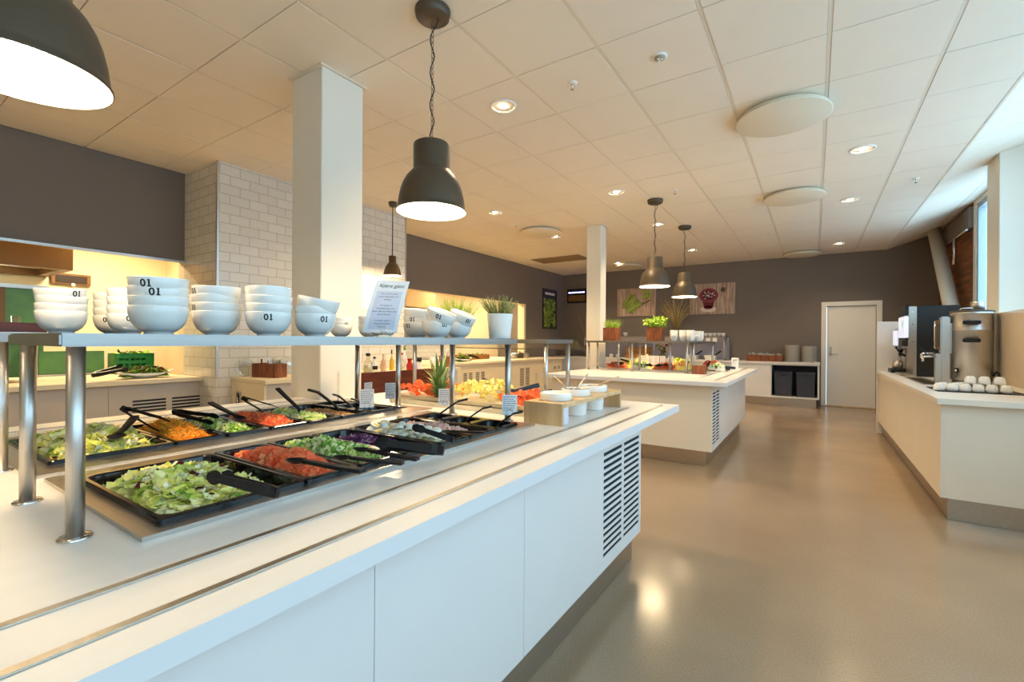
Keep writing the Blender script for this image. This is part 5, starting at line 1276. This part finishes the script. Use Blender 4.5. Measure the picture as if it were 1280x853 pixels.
t = thing('dry_twigs', 'tall dry twigs in a slim vase left of the far white pillar', 'vase', (-5.0, 11.2, .9003))
mb = MB(); mb.lathe([(0, 0), (.05, 0), (.05, .3), (.045, .3), (.04, .02), (0, .02)], M_LAMP, 16); mb.build('vase', t)
mb = MB()
for k in range(9): a = r5.uniform(-.3, .5); mb.tube([(0, 0, .28), (a * .3, r5.uniform(-.05, .05), .7), (a, r5.uniform(-.1, .1), 1.15)], [.004, .003, .0015], M_REED[0], 4)
mb.build('twigs', t)

# ------------------------------------------------------------------ pictures on the walls
def canvas(nm, l, x0, x1, z0, z1, draw):
    t = thing(nm, l, 'picture', ((x0 + x1) / 2, 11.47, (z0 + z1) / 2))
    mb = MB(); mb.box(-(x1 - x0) / 2, (x1 - x0) / 2, .0, .028, -(z1 - z0) / 2, (z1 - z0) / 2, M_PAPER); mb.build('stretcher', t)
    mb = MB(); draw(mb, (x1 - x0) / 2, (z1 - z0) / 2); mb.build('printed_picture', t)
def ppoly(mb, pts, m, d): mb.face([mb.V((x, -.0006 - .0004 * d, z)) for x, z in pts], m)
def pell(mb, cx, cz, rx, rz, m, d, n=22, a0=0, a1=6.2832): ppoly(mb, [(cx + rx * math.cos(a0 + (a1 - a0) * k / n), cz + rz * math.sin(a0 + (a1 - a0) * k / n)) for k in range(n)], m, d)
M_ASP = [mat('print_green', c(140, 160, 60), .6, vary=.12, vscale=20), mat('print_green_dark', c(92, 116, 36), .6), mat('print_green_light', c(170, 190, 100), .6, vary=.1, vscale=20)]
M_PB = mat('print_bowl', c(196, 160, 140), .6); M_PK = mat('print_line', c(96, 70, 54), .6)
def planks(mb, w, h, n):
    for k in range(n): ppoly(mb, [(-w + 2 * w * k / n + .004, -h), (-w + 2 * w * (k + 1) / n - .004, -h), (-w + 2 * w * (k + 1) / n - .004, h), (-w + 2 * w * k / n + .004, h)], M_PLANK, 0)
    ppoly(mb, [(-w, -h), (w, -h), (w, h), (-w, h)], M_PK, -1)
def draw_a(mb, w, h):
    planks(mb, w, h, 4); r = random.Random(5)
    pell(mb, .02, .05, .23, .25, M_PB, 1); pell(mb, .03, .05, .19, .21, M_PLANK, 2); ppoly(mb, [(-.02, -.13), (.38, .06), (.39, .035), (-.01, -.16)], M_PK, 3)
    for k in range(26):
        cx, cz, a = .28 + r.uniform(-.12, .12), .17 + r.uniform(-.11, .11), r.uniform(0, 6.28); ppoly(mb, [(cx + .05 * math.cos(a), cz + .05 * math.sin(a)), (cx + .025 * math.cos(a + 1.6), cz + .025 * math.sin(a + 1.6)), (cx - .05 * math.cos(a), cz - .05 * math.sin(a)), (cx - .025 * math.cos(a + 1.6), cz - .025 * math.sin(a + 1.6))], M_ASP[r.choice((0, 2, 2))], 3 + k)
    for k in range(13):
        a = .72 + r.uniform(-.22, .22); cx = -.12 + .026 * (k - 6) * .85 + r.uniform(-.03, .03); cz = -.03 - .022 * (k - 6) + r.uniform(-.03, .03); L = r.uniform(.16, .22); dx, dz = math.cos(a) * L, math.sin(a) * L; nx_, nz_ = -math.sin(a) * .023, math.cos(a) * .023
        ppoly(mb, [(cx - dx * 1.03 + nx_, cz - dz * 1.03 + nz_), (cx - dx * 1.03 - nx_, cz - dz * 1.03 - nz_), (cx + dx * .85 - nx_, cz + dz * .85 - nz_), (cx + dx * 1.1, cz + dz * 1.1), (cx + dx * .85 + nx_, cz + dz * .85 + nz_)], M_ASP[1], 30 + 2 * k); nx_, nz_ = nx_ * .72, nz_ * .72
        ppoly(mb, [(cx - dx + nx_, cz - dz + nz_), (cx - dx - nx_, cz - dz - nz_), (cx + dx * .8 - nx_, cz + dz * .8 - nz_), (cx + dx * 1.05, cz + dz * 1.05), (cx + dx * .8 + nx_, cz + dz * .8 + nz_)], M_ASP[(0, 2)[k % 2]], 31 + 2 * k)
def draw_b(mb, w, h):
    planks(mb, w, h, 5); r = random.Random(6); M_S = mat('print_smoothie', c(140, 62, 76), .6, vary=.1, vscale=15); M_S2 = mat('print_smoothie_dark', c(112, 40, 56), .6); M_B = mat('print_berry', c(50, 28, 36), .6); M_PW = mat('print_white', c(228, 214, 204), .6)
    pell(mb, -.07, -.24, .17, .07, M_PW, 1); ppoly(mb, [(-.22, .08), (-.17, -.20), (.03, -.20), (.09, .08)], M_S2, 2); pell(mb, -.07, -.20, .10, .04, M_S2, 2); pell(mb, -.065, .08, .21, .17, M_S, 3); pell(mb, -.065, .09, .15, .12, M_S2, 4)
    for k in range(44): a, q = r.uniform(0, 6.28), math.sqrt(r.random()); pell(mb, -.065 + .135 * q * math.cos(a), .09 + .10 * q * math.sin(a), .016, .013, M_B if r.random() < .65 else M_PW, 5 + k, 8)
    pell(mb, .24, .20, .05, .06, M_PK, 2); ppoly(mb, [(.25, .16), (.28, .16), (.42, -.24), (.39, -.26)], M_PB, 1)
canvas('picture_canvas', 'canvas picture of green asparagus on pale planks, on the back wall', -4.275, -3.285, 1.945, 2.65, draw_a)
canvas('picture_canvas', 'canvas picture of a berry smoothie on pale planks, on the back wall', -2.49, -1.50, 1.95, 2.66, draw_b)
t = thing('poster', 'tall dark framed poster of green leaves on the left wall near the corner', 'poster', (-5.83, 10.71, 2.14))
mb = MB(); mb.slab(-.375, .375, -.52, .52, -.018, .0, [(-.355, .355, -.50, .50)], M_BLACKP, 'yzx'); mb.build('frame', t)
mb = MB(); mb.box(-.012, -.008, -.356, .356, -.501, .501, mat('print_dark', c(40, 46, 38), .5)); r6 = random.Random(4)
for k in range(260):
    y, z = r6.uniform(-.31, .31), r6.uniform(-.46, .26); a = r6.uniform(0, 6.28); L = r6.uniform(.03, .08); m = r6.choices(M_ASP + [M_HERB[1]], (3, 3, 2, 2))[0]; dx, dz = math.cos(a), math.sin(a)
    mb.face([mb.V((-.0078 + .00002 * k, y + dx * L * u - dz * L * .35 * v, z + dz * L * u + dx * L * .35 * v)) for u, v in ((-1, 0), (-.2, -1), (1, 0), (-.2, 1))], m)
for k in range(9): mb.box(-.0078, -.002, -.26 + .058 * k, -.215 + .058 * k, .37, .43, M_PAPER)
mb.build('print', t)
t = thing('wall_light_box', 'dark wall box with a row of violet lights, high in the back left corner', 'wall lamp', (-5.39, 11.42, 2.53))
mb = MB(); mb.box(-.29, .29, -.02, .078, -.19, .19, M_BLACKP, .006); mb.build('case', t)
mb = MB(); mb.box(-.25, .25, -.026, -.02, -.15, .02, M_BROWN, .003); mb.build('front_panel', t)
mb = MB()
for k in range(7): mb.box(-.24 + .07 * k, -.19 + .07 * k, -.030, -.02, .075, .105, M_VIOLET, .003)
mb.build('led_row', t)
# ------------------------------------------------------------------ kitchen counters along the left wall
t = thing('hatch_counter', 'cream serving counter under the near kitchen hatch, with a horizontal vent', 'counter', (-5.9, .7, 0))
M_CRG = mat('grey_front', c(206, 194, 176), .4, vary=.01, vscale=3)
mb = MB(); mb.box(-6.7, -5.38, -1.2, 2.24, .86, .90, M_CREAM, .003); mb.box(-5.84, -5.38, 2.24, 2.275, .86, .90, M_CREAM, .003); mb.build('slab', t, t.location)
for a, b, h in ((-1.2, .6, ()), (.6, 1.52, ()), (1.52, 2.40, grille_slots(1.70, 2.30, .585, .715, 4, .05))): fpanel(t, -5.46, a, b, .15, .86, h, m=M_CRG)
t = thing('condiment_counter', 'cream counter before the white tiled wall, its far front in red wood', 'counter', (-4.8, 3.8, 0))
mb = MB(); mb.box(-5.095, -4.43, 2.42, 5.35, .86, .90, M_CREAM, .003); mb.build('slab', t, t.location)
mb = MB(); mb.box(-5.095, -4.47, 2.425, 2.45, 0.0, .858, M_CREAM); mb.build('end_panel', t, t.location)
mb = MB(); mb.box(-4.49, -4.47, 2.45, 3.45, .0, .86, M_CRG); mb.build('front_panel', t, t.location)
mb = MB(); mb.box(-4.49, -4.424, 3.45, 4.75, .0, .908, M_WOODR, .002); mb.build('wood_front', t, t.location)
mb = MB(); mb.box(-4.49, -4.47, 4.75, 5.33, .0, .86, M_CRG); mb.build('front_panel', t, t.location)
mb = MB(); mb.slab(-4.99, -4.90, .56, .76, 2.415, 2.425, [(-4.975, -4.915, .58, .745)], M_STEEL, 'xzy'); mb.box(-4.985, -4.905, 2.4245, 2.426, .57, .75, M_LAMP); mb.tube([(-4.945, 2.42, .60), (-4.935, 2.40, .66), (-4.945, 2.42, .72)], .01, M_CHROME, 8); mb.build('wall_box', t, t.location)
t = thing('hatch_counter', 'cream serving counter under the far kitchen hatch, with upright slotted vents', 'counter', (-5.8, 7.8, 0))
mb = MB(); mb.box(-6.6, -5.20, 5.45, 9.35, .86, .90, M_CREAM, .003); mb.box(-5.84, -5.20, 9.35, 10.3, .86, .90, M_CREAM, .003); mb.build('slab', t, t.location)
fpanel(t, -5.26, 5.45, 6.40, .15, .86, m=M_CREAM)
fpanel(t, -5.26, 6.40, 6.74, .15, .86, grille_slots(6.44, 6.70, .36, .72, 12, .05), m=M_CREAM)
fpanel(t, -5.26, 6.74, 7.15, .15, .86, grille_slots(6.80, 7.08, .36, .72, 12, .05), m=M_CREAM)
fpanel(t, -5.26, 7.15, 8.25, .15, .86, m=M_CREAM)
fpanel(t, -5.26, 8.25, 8.85, .15, .86, grille_slots(8.34, 8.74, .33, .72, 12, .06), m=M_CREAM)
fpanel(t, -5.26, 8.85, 9.8, .15, .86, m=M_CREAM); fpanel(t, -5.26, 9.8, 10.3, .15, .86, grille_slots(9.86, 10.2, .62, .70, 4, .05), m=M_CREAM)

def platter(x, y, l, fl, seed, first=[None]):
    if first[0] is None:
        mb = MB(); lo = []
        for (s, z) in ((.45, 0), (.8, .025), (1.0, .05), (.96, .052), (.75, .03), (.4, .012)):
            lo.append([(.12 * s * math.cos(a), .26 * s * math.sin(a), z + .03 * s * abs(math.sin(a)) ** 4) for a in [2 * PI * k / 32 for k in range(32)]])
        mb.loops(lo, M_PORC, True, True, True); o = mb.build('boat_platter'); o.location = (x, y, .9003); tag(o, l, 'platter', 'white boat platters on the hatch counters'); first[0] = o
    else: dup(first[0], (x, y, .9003), (0, 0, 0), l)
    food('leaf_salad', fl, x - .10, x + .09, y - .19, y + .19, .925, .085, 'leaf', [M_LEAF[3], M_HERB[2], M_LEAF[4], M_LEAF[2], M_NUT[1]], (4, 3, 1.2, 2, 1), 240, .022, (0, 0), M_HERB[2], seed)
platter(-5.67, 1.86, 'white boat shaped platter on the near hatch counter', 'dark leaf salad on the platter of the near hatch counter', 41)
platter(-5.55, 6.75, 'white boat shaped platter on the far hatch counter', 'dark leaf salad on the platter of the far hatch counter', 42)
tongs((-5.48, 1.42, .965), (-5.60, 1.68, 1.02), 'black tongs leaning on the near end of the near hatch platter', .4)
tongs((-5.42, 7.08, .97), (-5.50, 6.90, 1.02), 'black tongs leaning on the far hatch platter', .4)

# cutlery box and bottles before the tiled wall
t = thing('cutlery_box', 'walnut cutlery box with three bays before the tiled wall', 'box', (-4.80, 2.66, .9003), .25)
mb = MB(); mb.slab(-.16, .16, -.075, .075, 0, .145, [(-.15 + .103 * k, -.15 + .094 + .103 * k, -.065, .065) for k in range(3)], M_WOODD); mb.build('box', t)
mb = MB(); r7 = random.Random(1)
for k in range(26):
    x, y = r7.uniform(-.02, .14), r7.uniform(-.05, .05); mb.bar([(x, y, .02), (x + r7.uniform(-.02, .02), y + r7.uniform(-.02, .02), .16 + r7.uniform(0, .04))], [.008, .016], .002, M_STEEL)
mb.bar([(-.10, 0, .02), (-.11, .0, .19)], [.012, .016], .006, M_BLACKP); mb.build('cutlery', t)
def bottle(x, y, l, h, r, body, capm, fill=None, caph=.03, label=None, neck=.4):
    t = thing('bottle', l, 'bottle', (x, y, .9003), 0, 'bottles on the red wood condiment counter')
    mb = MB(); mb.lathe([(0, 0), (r * .95, 0), (r, .006), (r, h * .5), (r * .8, h * .65), (r * neck, h * .8), (r * neck, h)], body, 20, cap1=True); mb.build('body', t)
    if fill: mb = MB(); mb.lathe([(0, .004), (r * .9, .004), (r * .94, .01), (r * .94, h * .45), (0, h * .46)], fill, 18); mb.build('contents', t)
    mb = MB(); mb.lathe([(r * neck * 1.15, h), (r * neck * 1.15, h + caph)], capm, 16, cap0=True, cap1=True); mb.build('cap', t)
    if label: mb = MB(); mb.lathe([(r * 1.01, h * .12), (r * 1.01, h * .42)], label, 20); mb.build('label_band', t)
M_DRESS = mat('pale_dressing', c(236, 222, 186), .4); M_PINKD = mat('pink_dressing', c(226, 186, 150), .4)
bottle(-4.60, 3.78, 'large clear dressing bottle with a square black cap, nearest the white pillar', .20, .055, M_BOTTLE, M_BLACKP, M_DRESS, .035, None, .42)
bottle(-4.75, 3.72, 'yellow topped bottle behind the large black capped one', .19, .04, M_DRESS, M_YEL, None, .04)
bottle(-4.72, 3.98, 'bottle with a dark label right of the large clear one', .16, .04, M_PAPER, M_BLACKP, None, .02, M_BLACKP)
bottle(-4.62, 4.04, 'pinkish dressing bottle with a tapering neck', .20, .035, M_PINKD, M_PINKD, None, .02, None, .3)
bottle(-4.70, 4.25, 'slim oil bottle with a thin dark spout', .22, .028, M_YEL, M_BLACKP, None, .05, None, .28)
bottle(-4.62, 4.36, 'clear vinegar bottle with a red neck', .20, .026, M_BOTTLE, M_RED, M_DRESS, .03, None, .35)
bottle(-4.74, 4.52, 'bottle with a bright green cap behind the ketchup', .26, .035, M_PAPER, mat('lime_cap', c(110, 160, 30), .4), None, .045)
bottle(-4.60, 4.48, 'red ketchup bottle on the condiment counter', .13, .045, M_RED, M_RED, None, .02, None, .6)
bottle(-4.60, 4.66, 'white squeeze bottle with a black top at the end of the row', .10, .038, M_PAPER, M_BLACKP, None, .06, None, .8)
t = thing('napkin_pot', 'white pot of napkins on the condiment counter, by the orange brown box', 'pot', (-4.62, 4.98, .9003))
mb = MB(); mb.lathe([(0, .02), (.05, .02), (.075, .15), (.071, .15), (.05, .03), (0, .03)], M_PORC, 24)
for k in range(4): mb.tube([(.04 * math.cos(k * PI / 2), .04 * math.sin(k * PI / 2), .03), (.055 * math.cos(k * PI / 2), .055 * math.sin(k * PI / 2), 0)], .005, M_LAMP, 6)
mb.build('pot', t); mb = MB()
for k in range(12): p_leaf(mb, Vector((r7.uniform(-.05, .05), r7.uniform(-.05, .05), .155)), r7, M_PAPER, .025)
mb.build('napkins', t)
t = thing('wooden_box', 'orange brown wooden box at the far end of the condiment counter', 'box', (-4.66, 5.2, .9003))
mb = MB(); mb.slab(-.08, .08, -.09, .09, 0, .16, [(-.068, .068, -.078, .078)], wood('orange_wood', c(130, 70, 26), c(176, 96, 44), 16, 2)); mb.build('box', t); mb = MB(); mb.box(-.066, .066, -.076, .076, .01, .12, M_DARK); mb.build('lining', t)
def gplate(x, y, z, r_, l):
    mb = MB(); mb.lathe([(0, -.004), (r_ * .6, -.004), (r_, .012), (r_ * .98, .014), (r_ * .6, 0), (0, 0)], M_GUARD, 24, rot=Matrix.Rotation(PI / 2 - .2, 3, 'Y')); o = mb.build('glass_plate'); o.location = (x, y, z); tag(o, l, 'plate')
gplate(-5.02, 2.98, 1.0, .10, 'clear glass plate leaning on the tiled wall right of the cutlery box')
gplate(-5.02, 2.52, 1.0, .10, 'clear glass plate leaning on the tiled wall left of the cutlery box')

# ------------------------------------------------------------------ kitchen seen through the hatches
t = thing('extractor_hood', 'brown extractor hood in the kitchen behind the near hatch', 'extractor hood', (-7.5, .4, 2.05))
mb = MB(); mb.slab(-8.04, -7.0, -1.0, 1.63, 2.06, 2.70, [(-7.95, -7.08, -.9, 1.53)], M_BROWN); mb.build('casing', t, t.location)
mb = MB(); mb.box(-7.95, -7.08, -.9, 1.53, 2.14, 2.17, M_LAMPW); mb.box(-7.55, -7.45, -.7, 1.3, 2.11, 2.14, mat('lit_tube', (1, .95, .8), .4, emis=(1, .88, .62), estr=7)); mb.build('underside_lamp', t, t.location)
t = thing('extractor_hood', 'tan extractor hood in the kitchen behind the far hatch', 'extractor hood', (-7.7, 7.45, 2.04))
mb = MB(); mb.slab(-8.04, -7.4, 6.9, 8.0, 2.04, 2.70, [(-7.95, -7.48, 6.98, 7.92)], M_TAN); mb.box(-7.95, -7.48, 6.98, 7.92, 2.1, 2.12, M_LAMPW); mb.build('casing', t, t.location)
t = thing('control_box', 'small dark control box on the cream kitchen wall, under the hood corner', 'control box', (-8.04, 1.85, 2.06))
mb = MB(); mb.box(-8.05, -8.0, 1.66, 2.04, 1.985, 2.125, M_BROWN, .005); mb.box(-8.0, -7.99, 1.70, 2.0, 2.01, 2.10, mat('dark_display', c(50, 40, 34), .4)); mb.build('case', t, t.location)
mb = MB(); mb.tube([(-7.99, 1.86, 1.985), (-7.97, 1.86, 1.985)], .02, M_LAMPW, 10)
mb.build('knob', t, t.location)
t = thing('wall_socket', 'cream wall socket plate under the dark control box in the kitchen', 'socket', (-8.04, 1.82, 1.87))
mb = MB(); mb.box(-8.05, -8.03, 1.62, 2.0, 1.83, 1.93, M_PAPER, .004); mb.box(-8.03, -8.025, 1.84, 1.94, 1.85, 1.91, M_PLINTH, .002); mb.box(-8.03, -8.025, 1.68, 1.74, 1.85, 1.91, M_BROWN, .002); mb.build('plate', t, t.location)
t = thing('glass_front_cabinet', 'steel topped cabinet with green glass in the kitchen, under the hood', 'cabinet', (-7.3, .6, 0))
mb = MB(); mb.box(-7.65, -6.98, -.6, 1.44, 1.82, 1.86, M_STEELH, .004); mb.build('steel_top', t, t.location)
mb = MB(); mb.box(-7.6, -7.02, -.6, 1.40, 0, 1.82, M_GREENL, .004); mb.build('body', t, t.location)
mb = MB()
for y in (-.2, .45, 1.05): mb.box(-7.02, -7.0, y, y + .06, .9, 1.82, M_BROWN)
mb.build('door_bars', t, t.location)
t = thing('pass_shelf', 'narrow steel pass shelf over the near hatch counter, at the left edge of the photo', 'shelf', (-6.3, .7, .9))
mb = MB(); mb.box(-6.5, -6.12, .2, 1.28, 1.33, 1.35, M_STEELH, .003); mb.build('shelf', t, t.location)
for y in (.3, 1.2):
    mb = MB(); mb.tube([(-6.3, y, .9003), (-6.3, y, 1.33)], .015, M_STEEL, 14); mb.build('post', t, t.location)
t = thing('wooden_tray', 'red brown wooden tray on the pass shelf of the near hatch', 'tray', (-6.3, .85, 1.3503))
mb = MB(); mb.slab(-.15, .15, -.40, .40, 0, .09, [(-.135, .135, -.385, .385)], M_WOODR); mb.box(-.136, .136, -.386, .386, .004, .02, M_WOODR); mb.build('tray', t)
for k, y in enumerate((.62, .86, 1.06)):
    mb = MB(); mb.lathe([(0, 0), (.032, 0), (.040, .13), (.038, .13), (.031, .008), (0, .008)], M_GUARD, 20); o = mb.build('drinking_glass'); o.location = (-6.28, y, 1.3708); tag(o, '%s drinking glass from the left edge in the wooden tray of the near hatch' % ORD[k], 'glass', 'glasses in the wooden tray')
def crate(y0, y1, l, m, x=-6.55, z0=.9003, h=.23):
    t = thing('food_crate', l, 'crate', (x, (y0 + y1) / 2, z0))
    mb = MB(); w = (y1 - y0) / 2; mb.slab(-w, w, 0, h, .12, .132, [(-w + .03 + i * .05, -w + .065 + i * .05, .03 + j * .06, .055 + j * .06) for i in range(int((2 * w - .06) / .05)) for j in range(3) if h > .2], m, 'yzx')
    mb.box(-.13, .119, -w, -w + .012, 0, h, m); mb.box(-.13, .119, w - .012, w, 0, h, m); mb.box(-.13, -.118, -w, w, 0, h, m); mb.box(-.118, .119, -w + .012, w - .012, 0, .02, m); mb.build('crate_body', t)
    mb = MB(); rr = random.Random(int(y0 * 100))
    for k in range(40): p_leaf(mb, Vector((rr.uniform(-.1, .1), rr.uniform(-w + .05, w - .05), h - .03 + rr.random() * .04)), rr, rr.choice(M_HERB), .04)
    mb.build('produce', t)
crate(1.85, 2.20, 'dark green plastic crate of produce in the near kitchen hatch', M_GREEN)
t = thing('light_table', 'bright green panel standing left of the crate in the near kitchen hatch', 'panel', (-6.6, 1.55, .9003))
mb = MB(); mb.box(-6.64, -6.60, 1.28, 1.80, .92, 1.16, M_GREENL, .004); mb.build('panel', t, t.location); mb = MB(); mb.box(-6.68, -6.58, 1.26, 1.82, .9003, .92, M_STEELH, .003); mb.build('foot', t, t.location)
t = thing('pan_rack', 'steel cooking range in the kitchen behind the far hatch', 'cooker', (-7.4, 8.1, 0))
mb = MB(); mb.box(-8.0, -7.1, 6.2, 9.3, 0, .88, M_STEELH, .006); mb.build('body', t, t.location)
mb = MB(); mb.box(-8.03, -7.96, 6.2, 9.3, .88, 1.55, M_TILEX); mb.build('splashback', t, t.location)
mb = MB(); mb.box(-8.0, -7.65, 6.6, 9.3, 1.58, 1.61, M_STEELH, .003); mb.build('upper_shelf', t, t.location)
def pot(x, y, r_, h, l, m, z=.9003):
    t = thing('steel_pot', l, 'pot', (x, y, z), 0, 'pots on the far hatch counter')
    mb = MB(); mb.lathe([(0, 0), (r_, 0), (r_, h), (r_ * .96, h), (r_ * .95, .01), (0, .01)], m, 24); mb.build('body', t)
    mb = MB(); mb.lathe([(r_ * 1.02, h), (r_ * .5, h + .02), (0, h + .025)], m, 24); mb.lathe([(.015, h + .022), (.015, h + .045)], M_BLACKP, 10, cap1=True); mb.build('lid', t)
pot(-5.7, 8.75, .09, .11, 'small lidded steel pot on the far hatch counter, nearest of the three', M_STEEL); pot(-5.7, 9.02, .09, .11, 'small lidded dark pot on the far hatch counter, middle of the three', M_LAMP); pot(-5.7, 9.26, .09, .11, 'small lidded steel pot on the far hatch counter, farthest of the three', M_STEEL)
crate(7.25, 8.2, 'low tan wooden crate on the far hatch counter', M_WOODB, -6.1, .9003, .10)
